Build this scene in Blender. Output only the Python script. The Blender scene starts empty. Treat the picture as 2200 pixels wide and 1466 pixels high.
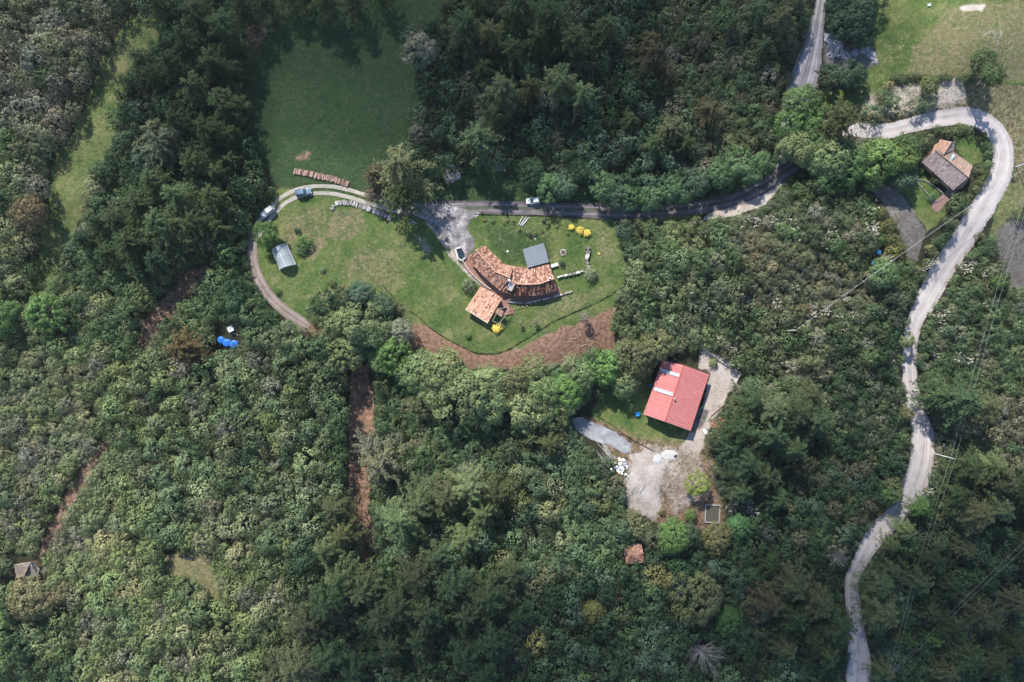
import bpy, math, random
import numpy as np
from mathutils import Vector, Matrix
R = math.radians
rng = np.random.default_rng(7); random.seed(7)
scn = bpy.context.scene
COL = scn.collection
# ------------------------------------------------------------------ camera, world, sun, exposure
S = 0.145; HC = 2200 * S / 1.5                      # metres per photo pixel at z=0, height of the drone
cd = bpy.data.cameras.new('camera'); cam = bpy.data.objects.new('camera', cd); COL.objects.link(cam)
cd.lens = 24; cd.sensor_width = 36; cd.clip_end = 5000; cd.clip_start = 1
cam.location = (0, 0, HC); scn.camera = cam
w = bpy.data.worlds.new("World"); scn.world = w; w.use_nodes = True
nt = w.node_tree; bg = nt.nodes['Background']
sky = nt.nodes.new('ShaderNodeTexSky'); sky.sky_type = 'NISHITA'; sky.sun_disc = False
SUN_EL = 40; SD = Vector((-0.42, 0.91, 0)).normalized()
sky.sun_elevation = R(SUN_EL); sky.sun_rotation = math.atan2(SD.x, SD.y); sky.altitude = 2500
nt.links.new(sky.outputs[0], bg.inputs[0]); bg.inputs[1].default_value = 0.15
ld = bpy.data.lights.new('sun', 'SUN'); sun = bpy.data.objects.new('sun', ld); COL.objects.link(sun)
ld.energy = 5.0; ld.angle = R(0.6); ld.color = (1, 0.955, 0.88)
sv = Vector((SD.x * math.cos(R(SUN_EL)), SD.y * math.cos(R(SUN_EL)), math.sin(R(SUN_EL))))
sun.rotation_euler = (-sv).to_track_quat('-Z', 'Y').to_euler()
scn.view_settings.view_transform = 'Standard'; scn.view_settings.look = 'None'
scn.view_settings.exposure = 0.72; scn.view_settings.gamma = 1
scn.cycles.max_bounces = 5; scn.cycles.diffuse_bounces = 2; scn.cycles.glossy_bounces = 2
scn.cycles.transmission_bounces = 3; scn.cycles.transparent_max_bounces = 8; scn.cycles.volume_bounces = 0
scn.cycles.use_denoising = True

# clouds high above the drone whose soft shade lies on the darker parts of the land
def cloud(px, py, rx, ry, rz=0.0, depth=1.2, alt=330, thick=16):
    x, y = (px - 1100) * S, (733 - py) * S; k = alt / math.tan(R(SUN_EL)); me = bpy.data.meshes.new('cloud'); n, m_ = 40, 20; V = []; F = []
    for i in range(m_ + 1):
        t = math.pi * i / m_
        for j in range(n): a = 2 * math.pi * j / n; w_ = 1 + .16 * math.sin(3 * a + px) + .09 * math.sin(7 * a + py); V.append((rx * S * w_ * math.sin(t) * math.cos(a), ry * S * w_ * math.sin(t) * math.sin(a), thick * math.cos(t)))
    for i in range(m_):
        for j in range(n): F.append((i * n + j, (i + 1) * n + j, (i + 1) * n + (j + 1) % n, i * n + (j + 1) % n))
    me.from_pydata(V, [], F); me.update(); o = bpy.data.objects.new('cloud', me); COL.objects.link(o); o.location = (x + SD.x * k, y + SD.y * k, alt); o.rotation_euler = (0, 0, rz); o['kind'] = 'stuff'
    m = bpy.data.materials.new('cloud_vapour'); m.use_nodes = True; t = m.node_tree; t.nodes.clear(); out = t.nodes.new('ShaderNodeOutputMaterial'); v = t.nodes.new('ShaderNodeVolumePrincipled')
    v.inputs['Density'].default_value = depth / (2 * thick / math.sin(R(SUN_EL))); v.inputs['Color'].default_value = (.9, .9, .9, 1); t.links.new(v.outputs[0], out.inputs['Volume']); me.materials.append(m); return o
cloud(1100, 100, 760, 270, R(-4), 1.25); cloud(450, 180, 165, 300, R(-12), .8, 360); cloud(2080, 1400, 640, 350, R(20), 1.7, 340); cloud(1100, 1450, 520, 230, 0, 1.2, 350); cloud(1720, 1150, 380, 260, 0, .6, 375)

# ------------------------------------------------------------------ helpers: noise, polygons, terrain
def _hash(ix, iy, s):
    n = (ix * 374761393 + iy * 668265263 + s * 974711) & 0xffffffff
    n = ((n ^ (n >> 13)) * 1274126177) & 0xffffffff
    return ((n ^ (n >> 16)) & 0xffff) / 65535.0
def vnoise(x, y, s=0):
    x = np.asarray(x, float); y = np.asarray(y, float)
    ix = np.floor(x).astype(np.int64); iy = np.floor(y).astype(np.int64); fx = x - ix; fy = y - iy
    fx = fx * fx * (3 - 2 * fx); fy = fy * fy * (3 - 2 * fy)
    a = _hash(ix, iy, s); b = _hash(ix + 1, iy, s); c = _hash(ix, iy + 1, s); d = _hash(ix + 1, iy + 1, s)
    return (a + (b - a) * fx) * (1 - fy) + (c + (d - c) * fx) * fy
def fbm(x, y, s=0, o=4):
    t = 0; a = 0.5
    for k in range(o): t = t + a * vnoise(x * 2 ** k, y * 2 ** k, s + k); a *= 0.5
    return t / (1 - 0.5 ** o)
def sst(e0, e1, x):
    t = np.clip((x - e0) / (e1 - e0), 0, 1); return t * t * (3 - 2 * t)
def seg_dist(pts, px, py, closed):
    px = np.asarray(px, float); py = np.asarray(py, float); d = np.full(px.shape, 1e9); n = len(pts)
    for i in range(n if closed else n - 1):
        ax, ay = pts[i][:2]; bx, by = pts[(i + 1) % n][:2]
        vx, vy = bx - ax, by - ay; L = vx * vx + vy * vy + 1e-9
        t = np.clip(((px - ax) * vx + (py - ay) * vy) / L, 0, 1)
        d = np.minimum(d, np.hypot(px - ax - t * vx, py - ay - t * vy))
    return d
def inside(pts, px, py):
    px = np.asarray(px, float); py = np.asarray(py, float); c = np.zeros(px.shape, bool); n = len(pts)
    for i in range(n):
        ax, ay = pts[i]; bx, by = pts[i - 1]
        if ay == by: continue
        c ^= ((ay > py) != (by > py)) & (px < (bx - ax) * (py - ay) / (by - ay) + ax)
    return c
def sdist(pts, px, py):
    d = seg_dist(pts, px, py, True); return np.where(inside(pts, px, py), -d, d)

PLATEAU = [(-600,-600),(3000,-600),(3000,420),(1750,470),(1400,540),(1335,618),(1290,646),(1232,671),(1146,718),(1100,748),(1055,761),(986,741),(903,684),(850,650),(760,640),(690,660),(640,700),(560,640),(500,500),(300,420),(-600,300)]
def height(px, py):
    d = sdist(PLATEAU, px, py)
    z = -4.0 * sst(2, 170, d)
    t = np.clip(((px - 1520) + (py - 900) * 0.8) / 1200, 0, 1.6); z = z - 15 * t * t
    g = np.exp(-((px - 775 - 0.02 * (py - 780)) / 38) ** 2) * sst(740, 830, py) * (1 - sst(1230, 1330, py)); z = z - 3.5 * g
    z = z + 6.5 * np.exp(-(((px - 430) / 260) ** 2 + ((py - 1230) / 230) ** 2))
    z = z + 6 * np.exp(-(((px - 2090) / 130) ** 2 + ((py - 90) / 110) ** 2))
    z = z + 5 * np.exp(-(((px - 1620) / 190) ** 2 + ((py - 610) / 110) ** 2))
    z = z + 3 * np.exp(-(((px - 1200) / 380) ** 2 + ((py - 120) / 150) ** 2))
    wgt = sst(150, 230, np.hypot(px - 1060, (py - 590) * 1.2)) * sst(130, 200, np.hypot(px - 1440, py - 900)) * sst(70, 120, np.hypot(px - 2035, py - 360))
    z = z + wgt * 2.4 * (fbm(px / 170, py / 170, 3, 3) - 0.5)
    return z
GX0, GY0, GS = -178.0, -124.0, 0.5
gx = np.arange(GX0, 178.01, GS); gy = np.arange(GY0, 124.01, GS)
GXX, GYY = np.meshgrid(gx, gy)
HG = height(GXX / S + 1100, 733 - GYY / S)
for _ in range(2):
    HG[1:-1, 1:-1] = (HG[1:-1, 1:-1] * 2 + HG[:-2, 1:-1] + HG[2:, 1:-1] + HG[1:-1, :-2] + HG[1:-1, 2:]) / 6
def hz(x, y):
    fx = np.clip((np.asarray(x, float) - GX0) / GS, 0, len(gx) - 1.001); fy = np.clip((np.asarray(y, float) - GY0) / GS, 0, len(gy) - 1.001)
    ix = fx.astype(int); iy = fy.astype(int); fx = fx - ix; fy = fy - iy
    return (HG[iy, ix] * (1 - fx) + HG[iy, ix + 1] * fx) * (1 - fy) + (HG[iy + 1, ix] * (1 - fx) + HG[iy + 1, ix + 1] * fx) * fy
def P(px, py, dz=0.0):                               # place in the world seen at photo pixel px,py and dz above the ground there
    px = np.asarray(px, float); py = np.asarray(py, float); z = 0.0
    for _ in range(8):
        k = (HC - z) / HC; x = (px - 1100) * S * k; y = (733 - py) * S * k; z = hz(x, y) + dz
    return x, y, z
def PZ(px, py, z):
    k = (HC - z) / HC; return Vector(((px - 1100) * S * k, (733 - py) * S * k, z))
def PX(x, y, z):
    k = HC / (HC - z); return x / S * k + 1100, 733 - y / S * k

# ------------------------------------------------------------------ helpers: meshes, tags
class MB:
    def __init__(s): s.v = []; s.f = []; s.r = []
    def quadr(s, pts, r=0.5):
        n = len(s.v); s.v.extend([tuple(p) for p in pts]); s.f.append(tuple(range(n, n + len(pts)))); s.r.append(r)
    def grid(s, rows, r=0.5, closed=False):
        n = len(s.v); m = len(rows[0])
        for row in rows: s.v.extend([tuple(p) for p in row])
        for i in range(len(rows) - 1):
            for j in range(m if closed else m - 1):
                k = (j + 1) % m; s.f.append((n + i * m + j, n + i * m + k, n + (i + 1) * m + k, n + (i + 1) * m + j)); s.r.append(r)
    def box(s, c, size, rz=0.0, r=0.5, M=None):
        hx, hy, hh = size[0] / 2, size[1] / 2, size[2] / 2
        T = Matrix.Translation(Vector(c)) @ (M.to_4x4() if M is not None else Matrix.Rotation(rz, 4, 'Z'))
        p = [T @ Vector((a * hx, b * hy, d * hh)) for d in (-1, 1) for a, b in ((-1, -1), (1, -1), (1, 1), (-1, 1))]
        n = len(s.v); s.v.extend([tuple(q) for q in p])
        for f in ((3, 2, 1, 0), (4, 5, 6, 7), (0, 1, 5, 4), (1, 2, 6, 5), (2, 3, 7, 6), (3, 0, 4, 7)):
            s.f.append(tuple(n + i for i in f)); s.r.append(r)
    def beam(s, a, b, w, h=None, r=0.5):
        a = Vector(a); b = Vector(b); d = b - a
        if d.length < 1e-6: return
        s.box((a + b) / 2, (w, h or w, d.length), r=r, M=d.to_track_quat('Z', 'Y').to_matrix())
    def tube(s, pts, rad, seg=6, r=0.5, cap=True):
        rows = []; pts = [Vector(p) for p in pts]
        for i, p in enumerate(pts):
            d = (pts[min(i + 1, len(pts) - 1)] - pts[max(i - 1, 0)]).normalized()
            q = d.to_track_quat('Z', 'Y'); ra = rad[i] if hasattr(rad, '__len__') else rad
            rows.append([p + q @ Vector((ra * math.cos(a), ra * math.sin(a), 0)) for a in [2 * math.pi * k / seg for k in range(seg)]])
        n = len(s.v); s.grid(rows, r, True)
        if cap:
            s.f.append(tuple(range(n + seg - 1, n - 1, -1))); s.r.append(r)
            m = n + (len(pts) - 1) * seg; s.f.append(tuple(range(m, m + seg))); s.r.append(r)
    def dome(s, c, rx, ry, rz_, seg=12, rings=5, r=0.5, z0=0.0, jit=0.0):
        rows = []
        for i in range(rings + 1):
            t = math.pi / 2 * i / rings
            rows.append([(c[0] + rx * math.cos(t) * math.cos(a) * (1 + jit * random.uniform(-1, 1)), c[1] + ry * math.cos(t) * math.sin(a) * (1 + jit * random.uniform(-1, 1)), c[2] + z0 + rz_ * math.sin(t) * (1 + jit * random.uniform(-1, 1))) for a in [2 * math.pi * k / seg for k in range(seg)]])
        s.grid(rows, r, True)
    def prism(s, poly, z0, z1, r=0.5):               # vertical prism over a ccw world polygon
        n = len(s.v); m = len(poly)
        s.v.extend([(p[0], p[1], z0) for p in poly]); s.v.extend([(p[0], p[1], z1) for p in poly])
        for i in range(m):
            j = (i + 1) % m; s.f.append((n + i, n + j, n + m + j, n + m + i)); s.r.append(r)
        s.f.append(tuple(range(n + m, n + 2 * m))); s.r.append(r); s.f.append(tuple(range(n + m - 1, n - 1, -1))); s.r.append(r)
    def mesh(s, name, mat, smooth=False):
        me = bpy.data.meshes.new(name); me.from_pydata(s.v, [], s.f)
        at = me.attributes.new('rnd', 'FLOAT', 'FACE'); at.data.foreach_set('value', np.array(s.r, dtype=np.float32))
        me.materials.append(mat)
        if smooth: me.polygons.foreach_set('use_smooth', [True] * len(me.polygons))
        me.update(); return me
    def build(s, name, mat, parent=None, smooth=False):
        o = bpy.data.objects.new(name, s.mesh(name, mat, smooth)); COL.objects.link(o)
        if parent is not None: o.parent = parent
        return o
def tag(o, label=None, cat=None, group=None, kind=None):
    if label: o['label'] = label
    if cat: o['category'] = cat
    if group: o['group'] = group
    if kind: o['kind'] = kind
    return o
def thing(name, label, cat, loc=(0, 0, 0), rz=0.0, group=None):
    o = bpy.data.objects.new(name, None); COL.objects.link(o); o.location = loc; o.rotation_euler = (0, 0, rz); o.empty_display_size = 0.5
    return tag(o, label, cat, group)
def part(name, mesh, parent, loc=(0, 0, 0)):
    o = bpy.data.objects.new(name, mesh); COL.objects.link(o); o.parent = parent; o.location = loc; return o
def copy_tree(o, parent=None):
    c = o.copy(); COL.objects.link(c); c.parent = parent
    for ch in list(o.children): copy_tree(ch, c)
    return c
def npmesh(name, V, F, mat, attrs=(), smooth=False):
    me = bpy.data.meshes.new(name); V = np.asarray(V, np.float32); F = np.asarray(F, np.int32)
    me.vertices.add(len(V)); me.vertices.foreach_set('co', V.ravel())
    k = F.shape[1]; me.loops.add(F.size); me.loops.foreach_set('vertex_index', F.ravel())
    me.polygons.add(len(F)); me.polygons.foreach_set('loop_start', np.arange(0, F.size, k, dtype=np.int32))
    for nm, dom, typ, dat in attrs:
        at = me.attributes.new(nm, typ, dom)
        at.data.foreach_set('value' if typ == 'FLOAT' else ('color' if 'COLOR' in typ else 'vector'), np.asarray(dat, np.float32).ravel())
    me.materials.append(mat); me.update(calc_edges=True); me.validate()
    if smooth: me.polygons.foreach_set('use_smooth', [True] * len(me.polygons))
    return me

# ------------------------------------------------------------------ helpers: materials
class NT:
    def __init__(s, name):
        s.m = bpy.data.materials.new(name); s.m.use_nodes = True; s.t = s.m.node_tree
        s.b = s.t.nodes['Principled BSDF']; s.out = s.t.nodes['Material Output']
        s.b.inputs['Roughness'].default_value = 0.85; s.b.inputs['Specular IOR Level'].default_value = 0.2
    def n(s, typ, **kw):
        nd = s.t.nodes.new('ShaderNode' + typ)
        for k, v in kw.items():
            if k.startswith('i_'):
                key = k[2:]; nd.inputs[int(key) if key.isdigit() else key].default_value = v
            else: setattr(nd, k, v)
        return nd
    def l(s, a, b): s.t.links.new(a, b)
    def noise(s, scale, detail=4, rough=0.6, vec=None, dist=0.0):
        nd = s.n('TexNoise'); nd.inputs['Scale'].default_value = scale; nd.inputs['Detail'].default_value = detail; nd.inputs['Roughness'].default_value = rough; nd.inputs['Distortion'].default_value = dist
        s.l(vec if vec is not None else s.pos(), nd.inputs['Vector']); return nd.outputs['Fac']
    def pos(s):
        if not hasattr(s, '_p'): s._p = s.n('NewGeometry').outputs['Position']
        return s._p
    def obj(s): return s.n('TexCoord').outputs['Object']
    def ramp(s, fac, stops):
        nd = s.n('ValToRGB'); cr = nd.color_ramp
        while len(cr.elements) < len(stops): cr.elements.new(0.5)
        for e, (p, c) in zip(cr.elements, stops): e.position = p; e.color = (*c, 1) if len(c) == 3 else c
        s.l(fac, nd.inputs[0]); return nd.outputs[0]
    def map(s, v, a, b, c=0.0, d=1.0):
        nd = s.n('MapRange'); nd.inputs[1].default_value = a; nd.inputs[2].default_value = b; nd.inputs[3].default_value = c; nd.inputs[4].default_value = d
        s.l(v, nd.inputs[0]); return nd.outputs[0]
    def math(s, op, a, b=None):
        nd = s.n('Math', operation=op)
        for i, v in enumerate((a, b)):
            if v is None: continue
            if isinstance(v, (int, float)): nd.inputs[i].default_value = v
            else: s.l(v, nd.inputs[i])
        return nd.outputs[0]
    def mix(s, fac, a, b, bt='MIX'):
        nd = s.n('Mix', data_type='RGBA', blend_type=bt)
        for i, v in ((0, fac), (6, a), (7, b)):
            if isinstance(v, (int, float)): nd.inputs[i].default_value = v
            elif isinstance(v, (tuple, list)): nd.inputs[i].default_value = (*v, 1)
            else: s.l(v, nd.inputs[i])
        return nd.outputs[2]
    def attr(s, name, out='Fac', typ='GEOMETRY'):
        nd = s.n('Attribute', attribute_name=name, attribute_type=typ); return nd.outputs[out]
    def bump(s, hgt, dist=0.1, strength=1.0):
        nd = s.n('Bump'); nd.inputs['Distance'].default_value = dist; nd.inputs['Strength'].default_value = strength
        s.l(hgt, nd.inputs['Height']); s.l(nd.outputs[0], s.b.inputs['Normal'])
    def col(s, c):
        if isinstance(c, tuple): s.b.inputs['Base Color'].default_value = (*c, 1)
        else: s.l(c, s.b.inputs['Base Color'])
        return s
def plain(name, c, rough=0.6, metal=0.0, var=0.25, scale=3.0, spec=0.3, alpha=None):
    m = NT(name); m.b.inputs['Roughness'].default_value = rough; m.b.inputs['Metallic'].default_value = metal; m.b.inputs['Specular IOR Level'].default_value = spec
    n = m.noise(scale, 5, 0.65, m.obj())
    m.col(m.mix(m.map(n, 0.3, 0.75), tuple(x * (1 + var) for x in c), tuple(x * (1 - var) for x in c)))
    if alpha is not None: m.b.inputs['Alpha'].default_value = alpha
    return m.m

def mat_foliage(name, trans=0.22, rough=0.6, gain=1.0):
    m = NT(name); t = m.mix(1.0, m.attr('tint', 'Color', 'INSTANCER'), (gain * 1.06, gain, gain * 0.94), 'MULTIPLY'); r = m.attr('rnd')
    c = m.mix(1.0, t, m.ramp(r, [(0, (0.60, 0.64, 0.66)), (0.5, (1, 1, 1)), (0.85, (1.4, 1.35, 1.2)), (1, (1.9, 1.8, 1.6))]), 'MULTIPLY')
    q = m.n('ObjectInfo').outputs['Random']
    c = m.mix(1.0, c, m.ramp(q, [(0, (0.78, 0.82, 0.85)), (0.5, (1, 1, 1)), (0.8, (1.08, 1.05, 1.0)), (1, (1.3, 1.25, 1.2))]), 'MULTIPLY')
    hs = m.n('HueSaturation'); hs.inputs['Saturation'].default_value = 0.83; m.l(c, hs.inputs['Color']); c = hs.outputs[0]
    m.col(c); m.b.inputs['Roughness'].default_value = rough; m.b.inputs['Specular IOR Level'].default_value = 0.18
    tr = m.n('BsdfTranslucent'); m.l(c, tr.inputs[0]); mx = m.n('MixShader'); mx.inputs[0].default_value = trans
    m.l(m.b.outputs[0], mx.inputs[1]); m.l(tr.outputs[0], mx.inputs[2]); m.l(mx.outputs[0], m.out.inputs[0]); return m.m
LEAF = mat_foliage('leaves', 0.3, 0.6, 2.5); NEEDLE = mat_foliage('needles', 0.25, 0.7, 1.65)
BARK = plain('bark', (0.13, 0.10, 0.075), 0.9, var=0.4)
DEADWOOD = plain('dead_wood', (0.27, 0.25, 0.235), 0.9, var=0.35)

# ------------------------------------------------------------------ the open land (photo pixels)
STRIP = [(322,22),(346,60),(330,110),(293,150),(272,190),(256,262),(246,300),(222,345),(200,395),(184,440),(158,500),(130,560),(105,640),(60,645),(78,560),(96,470),(108,400),(122,330),(150,295),(176,248),(192,190),(215,138),(250,78),(285,30)]
MEADOW = [(525,90),(548,-40),(1000,-40),(945,40),(878,62),(872,100),(895,150),(905,200),(878,300),(870,345),(835,375),(790,390),(800,430),(700,405),(640,412),(600,405),(560,345),(532,270)]
YARD = [(600,400),(700,400),(800,410),(875,395),(900,385),(1000,362),(1060,350),(1110,360),(1130,400),(1170,418),(1250,400),(1300,440),(1450,440),(1560,420),(1640,375),(1700,365),(1708,392),(1650,425),(1590,455),(1500,462),(1440,478),(1318,470),(1330,520),(1342,560),(1345,600),(1325,640),(1308,680),(1325,755),(1250,757),(1180,785),(1100,795),(1000,792),(930,768),(872,745),(878,700),(838,650),(790,622),(730,632),(690,645),(655,660),(672,695),(640,706),(600,675),(562,628),(532,560),(535,500),(560,450),(590,425)]
LAWN = [(870,440),(1010,455),(1300,462),(1330,520),(1342,560),(1345,600),(1335,620),(1290,647),(1232,671),(1184,694),(1146,718),(1089,752),(1055,761),(1020,758),(986,741),(954,724),(903,684),(850,640),(790,615),(730,628),(690,642),(650,655),(610,640),(575,600),(565,540),(570,490),(600,440),(650,422),(740,430),(830,470)]
BANKSOIL = [(1322,655),(1290,672),(1250,690),(1206,706),(1160,728),(1100,752),(1055,764),(1020,760),(986,744),(954,728),(915,700),(885,700),(875,735),(900,782),(1000,795),(1100,795),(1180,788),(1260,762),(1335,765),(1318,690)]
REDYARD = [(1225,890),(1290,850),(1340,838),(1390,830),(1405,770),(1480,758),(1520,750),(1592,800),(1570,850),(1558,890),(1522,940),(1530,1000),(1540,1040),(1562,1080),(1552,1130),(1500,1142),(1470,1112),(1410,1128),(1350,1092),(1340,1040),(1305,990),(1270,955),(1228,915)]
HILL = [(1890,-60),(2400,-60),(2400,430),(2205,430),(2158,470),(2130,510),(2120,480),(2175,380),(2165,300),(2110,250),(2050,235),(1950,262),(1830,268),(1775,250),(1762,190),(1800,195),(1850,170),(1872,110),(1868,40)]
SIDEYARD = [(1850,385),(1905,385),(1990,372),(2012,408),(2032,458),(2022,490),(1988,528),(1975,562),(1948,558),(1935,505),(1915,462),(1880,425)]
PATCH_A = [(2140,505),(2170,470),(2300,470),(2300,620),(2170,618),(2150,570)]
PATCH_B = [(2135,665),(2200,640),(2300,640),(2300,800),(2160,780),(2110,740)]
GLADE = [(352,1192),(400,1183),(475,1195),(458,1215),(468,1260),(474,1292),(440,1272),(408,1242),(350,1232)]
GARDEN2 = [(2050,300),(2090,290),(2108,310),(2112,345),(2090,360),(2060,330)]
SLIDE1 = [(445,570),(465,580),(430,620),(385,655),(350,700),(320,755),(288,750),(300,700),(330,660),(370,610),(400,575)]
SLIDE2 = [(255,920),(262,935),(215,985),(185,1050),(150,1100),(120,1160),(88,1200),(75,1195),(110,1120),(150,1040),(195,975)]
SLIDE3 = [(755,785),(790,785),(800,860),(805,930),(785,960),(800,1010),(790,1080),(805,1150),(800,1230),(775,1235),(765,1150),(745,1050),(752,960),(750,860)]
CLEAR = [STRIP, MEADOW, YARD, REDYARD, HILL, SIDEYARD, PATCH_A, GLADE, GARDEN2, SLIDE1, SLIDE2, SLIDE3, [(1768,60),(1800,75),(1840,110),(1872,100),(1885,130),(1860,150),(1800,150),(1770,130)],
         [(1500,478),(1560,440),(1690,392),(1640,440),(1590,462)], [(2040,400),(2052,395),(2035,450),(2010,440)], [(1965,385),(1990,382),(2040,415),(2020,445)]]
MAINROAD = [(1750,272,30),(1830,278,30),(1900,282,30),(1960,268,30),(2040,251,34),(2098,254,38),(2140,285,40),(2155,330,42),(2147,378,45),(2120,430,47),(2080,497,49),(2030,573,47),(1992,640,42),(1966,690,32),(1955,740,30),(1954,800,30),(1962,860,34),(1976,905,40),(1984,945,47),(1978,1000,49),(1958,1055,49),(1925,1105,40),(1880,1152,42),(1850,1205,30),(1830,1248,30),(1833,1300,30),(1842,1370,36),(1845,1430,49),(1843,1500,51),(1840,1600,51)]
UPROAD = [(1768,-90,24),(1766,-20,22),(1757,40,26),(1748,90,38),(1738,135,50),(1722,190,56),(1700,260,50),(1690,330,40),(1675,365,30)]
DARKROAD = [(1712,352,30),(1680,374,30),(1640,400,30),(1590,424,28),(1540,438,28),(1450,451,27),(1350,456,30),(1250,452,30),(1150,449,28),(1050,446,28),(960,450,34),(900,452,30),(860,448,22)]
LOOP = [(545,500,14),(542,545,20),(552,590,22),(575,632,22),(608,664,21),(648,692,20),(665,703,10)]
TRACKS = [(880,450),(850,446),(800,432),(745,415),(700,408),(650,412),(610,430),(578,462),(556,490),(545,515)]
APRON = [(880,436),(960,440),(1035,458),(1012,472),(1003,492),(1018,515),(1020,532),(1008,546),(984,550),(972,532),(940,498),(912,472),(885,460)]
GRAVELBED = [(1226,898),(1250,897),(1286,912),(1326,930),(1357,955),(1355,975),(1338,974),(1309,958),(1266,943),(1238,926)]
def catmull(pts, step):
    pts = [np.array(p, float) for p in pts]; pts = [2 * pts[0] - pts[1]] + pts + [2 * pts[-1] - pts[-2]]; out = []
    for i in range(1, len(pts) - 2):
        a, b, c, d = pts[i - 1:i + 3]; n = max(2, int(np.hypot(*(c - b)[:2]) / step))
        for k in range(n):
            t = k / n; out.append(0.5 * (2 * b + (c - a) * t + (2 * a - 5 * b + 4 * c - d) * t * t + (3 * b - a - 3 * c + d) * t ** 3))
    out.append(pts[-2]); return np.array(out)
def roaddist(px, py):
    d = np.full(np.shape(px), 1e9)
    for rd in (MAINROAD, UPROAD, DARKROAD, LOOP):
        c = catmull(rd, 25); 
        for i in range(len(c) - 1):
            d = np.minimum(d, seg_dist([c[i], c[i + 1]], px, py, False) - (c[i][2] + c[i + 1][2]) / 4)
    return d
def opendist(px, py):                                # distance in pixels to the nearest open land (negative inside it)
    d = roaddist(px, py)
    for c in CLEAR: d = np.minimum(d, sdist(c, px, py))
    return d

# ------------------------------------------------------------------ ground: one sheet to the horizon
ox = np.concatenate([[-3000, -1500, -800, -450, -280, -215], gx, [215, 280, 450, 800, 1500, 3000]])
oy = np.concatenate([[-3000, -1500, -800, -420, -220, -150], gy, [150, 220, 420, 800, 1500, 3000]])
GX, GY = np.meshgrid(ox, oy); GZ = hz(GX, GY)
ppx, ppy = PX(GX, GY, GZ); ppx = ppx.ravel(); ppy = ppy.ravel()
wx = ppx + 16 * (fbm(ppx / 22, ppy / 22, 11) - 0.5); wy = ppy + 16 * (fbm(ppx / 22, ppy / 22, 31) - 0.5)
def zone(polys, soft=4, k=1.0):
    m = np.zeros(wx.shape)
    for q in polys: m = np.maximum(m, 1 - sst(-soft, soft, sdist(q, wx, wy)))
    return m * k
z_lawn = zone([[(2160,390),(2400,390),(2400,560),(2120,520)], LAWN, STRIP, YARD, GARDEN2, GLADE, [(1890,-60),(2050,-60),(2010,30),(1960,90),(1930,170),(1880,200),(1830,250),(1775,250),(1762,190),(1800,195),(1850,170),(1872,110),(1868,40)], [(2000,-60),(2400,-60),(2400,180),(1900,180),(1960,90)], PATCH_B, [(1290,850),(1385,830),(1420,900),(1480,925),(1460,965),(1440,960),(1390,950),(1330,930),(1270,900)], [(1905,385),(1990,372),(2012,408),(2032,458),(2015,480),(1990,500),(1975,470),(1950,430)], [(1330,838),(1400,800),(1420,900),(1330,900)]], 3)
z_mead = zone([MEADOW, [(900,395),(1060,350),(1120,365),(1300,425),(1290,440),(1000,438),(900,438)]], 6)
z_mead = np.maximum(z_mead, zone([[(1035,480),(1190,500),(1190,560),(1140,578),(1095,572),(1050,530)]], 14, 0.62))
z_dry = zone([[(716,452),(772,450),(786,485),(745,517),(700,517),(704,480)], [(603,505),(670,482),(701,527),(667,568),(650,548),(640,530),(610,522)]], 11, 0.85)
z_dry = np.maximum(z_dry, zone([GLADE], 8, 0.7)); z_dry = np.maximum(z_dry, zone([STRIP], 10, 0.36))
z_dry = np.maximum(z_dry, zone([[(770,520),(850,530),(870,590),(850,640),(780,620),(720,600)], [(640,440),(700,430),(720,500),(640,520),(600,560),(600,500)], [(1180,640),(1330,600),(1300,640),(1140,715),(1100,725)], [(1130,750),(1240,690),(1325,640),(1320,670),(1220,712),(1140,742)], [(1280,480),(1330,520),(1335,570),(1270,560)], [(620,640),(760,600),(900,660),(880,690)]], 22, 0.55))
z_dry = np.maximum(z_dry, zone([[(2010,35),(2100,10),(2400,0),(2400,440),(2180,420),(2165,300),(2110,240),(1960,250),(1840,262),(1830,225),(1900,175),(1935,150),(1970,90)]], 18, 0.5))
z_dry = np.maximum(z_dry, zone([[(1830,225),(1900,178),(2100,172),(2400,175),(2400,430),(2180,420),(2165,300),(2110,240),(1960,250),(1840,262)]], 14, 0.62)); z_dry = np.maximum(z_dry, zone([[(2160,390),(2400,390),(2400,560),(2120,520)]], 12, 0.55))
z_dry = np.maximum(z_dry, zone([[(1370,960),(1530,900),(1545,1130),(1400,1110)], [(2130,700),(2300,660),(2300,760)]], 10, 0.5))
z_soil = zone([BANKSOIL, SLIDE3, [(640,690),(700,700),(700,730),(640,720)]], 4)
z_soil = np.maximum(z_soil, zone([SLIDE1, SLIDE2, [(1460,1020),(1545,1040),(1560,1130),(1500,1142),(1440,1115),(1430,1060)], [(1860,470),(1850,520),(1862,640),(1845,640),(1835,520),(1800,470)], [(525,40),(580,50),(560,110),(525,110)], [(630,330),(670,320),(665,345),(630,352)]], 9, 0.6))
z_pale = zone([[(1500,478),(1560,440),(1690,392),(1640,440),(1590,462)], [(1505,752),(1592,800),(1560,860),(1540,890),(1515,880),(1530,800),(1500,790)], [(1500,890),(1520,880),(1540,890),(1500,975),(1480,965)],  [(1480,975),(1510,910),(1545,880),(1590,800),(1560,770),(1515,750),(1500,790),(1530,805),(1515,860),(1490,920),(1460,960)],
               [(1350,975),(1400,968),(1395,1000),(1360,1010)], [(912,470),(925,476),(975,535),(985,560),(1030,605),(1035,618),(1018,606),(960,540)], [(2020,170),(2070,165),(2075,215),(2010,225)], [(2060,12),(2120,8),(2110,22),(2070,24)]], 6)
z_pale = np.maximum(z_pale, zone([[(1345,1000),(1400,965),(1440,985),(1425,1060),(1420,1100),(1400,1122),(1350,1090),(1342,1045)]], 17, .8))
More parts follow.
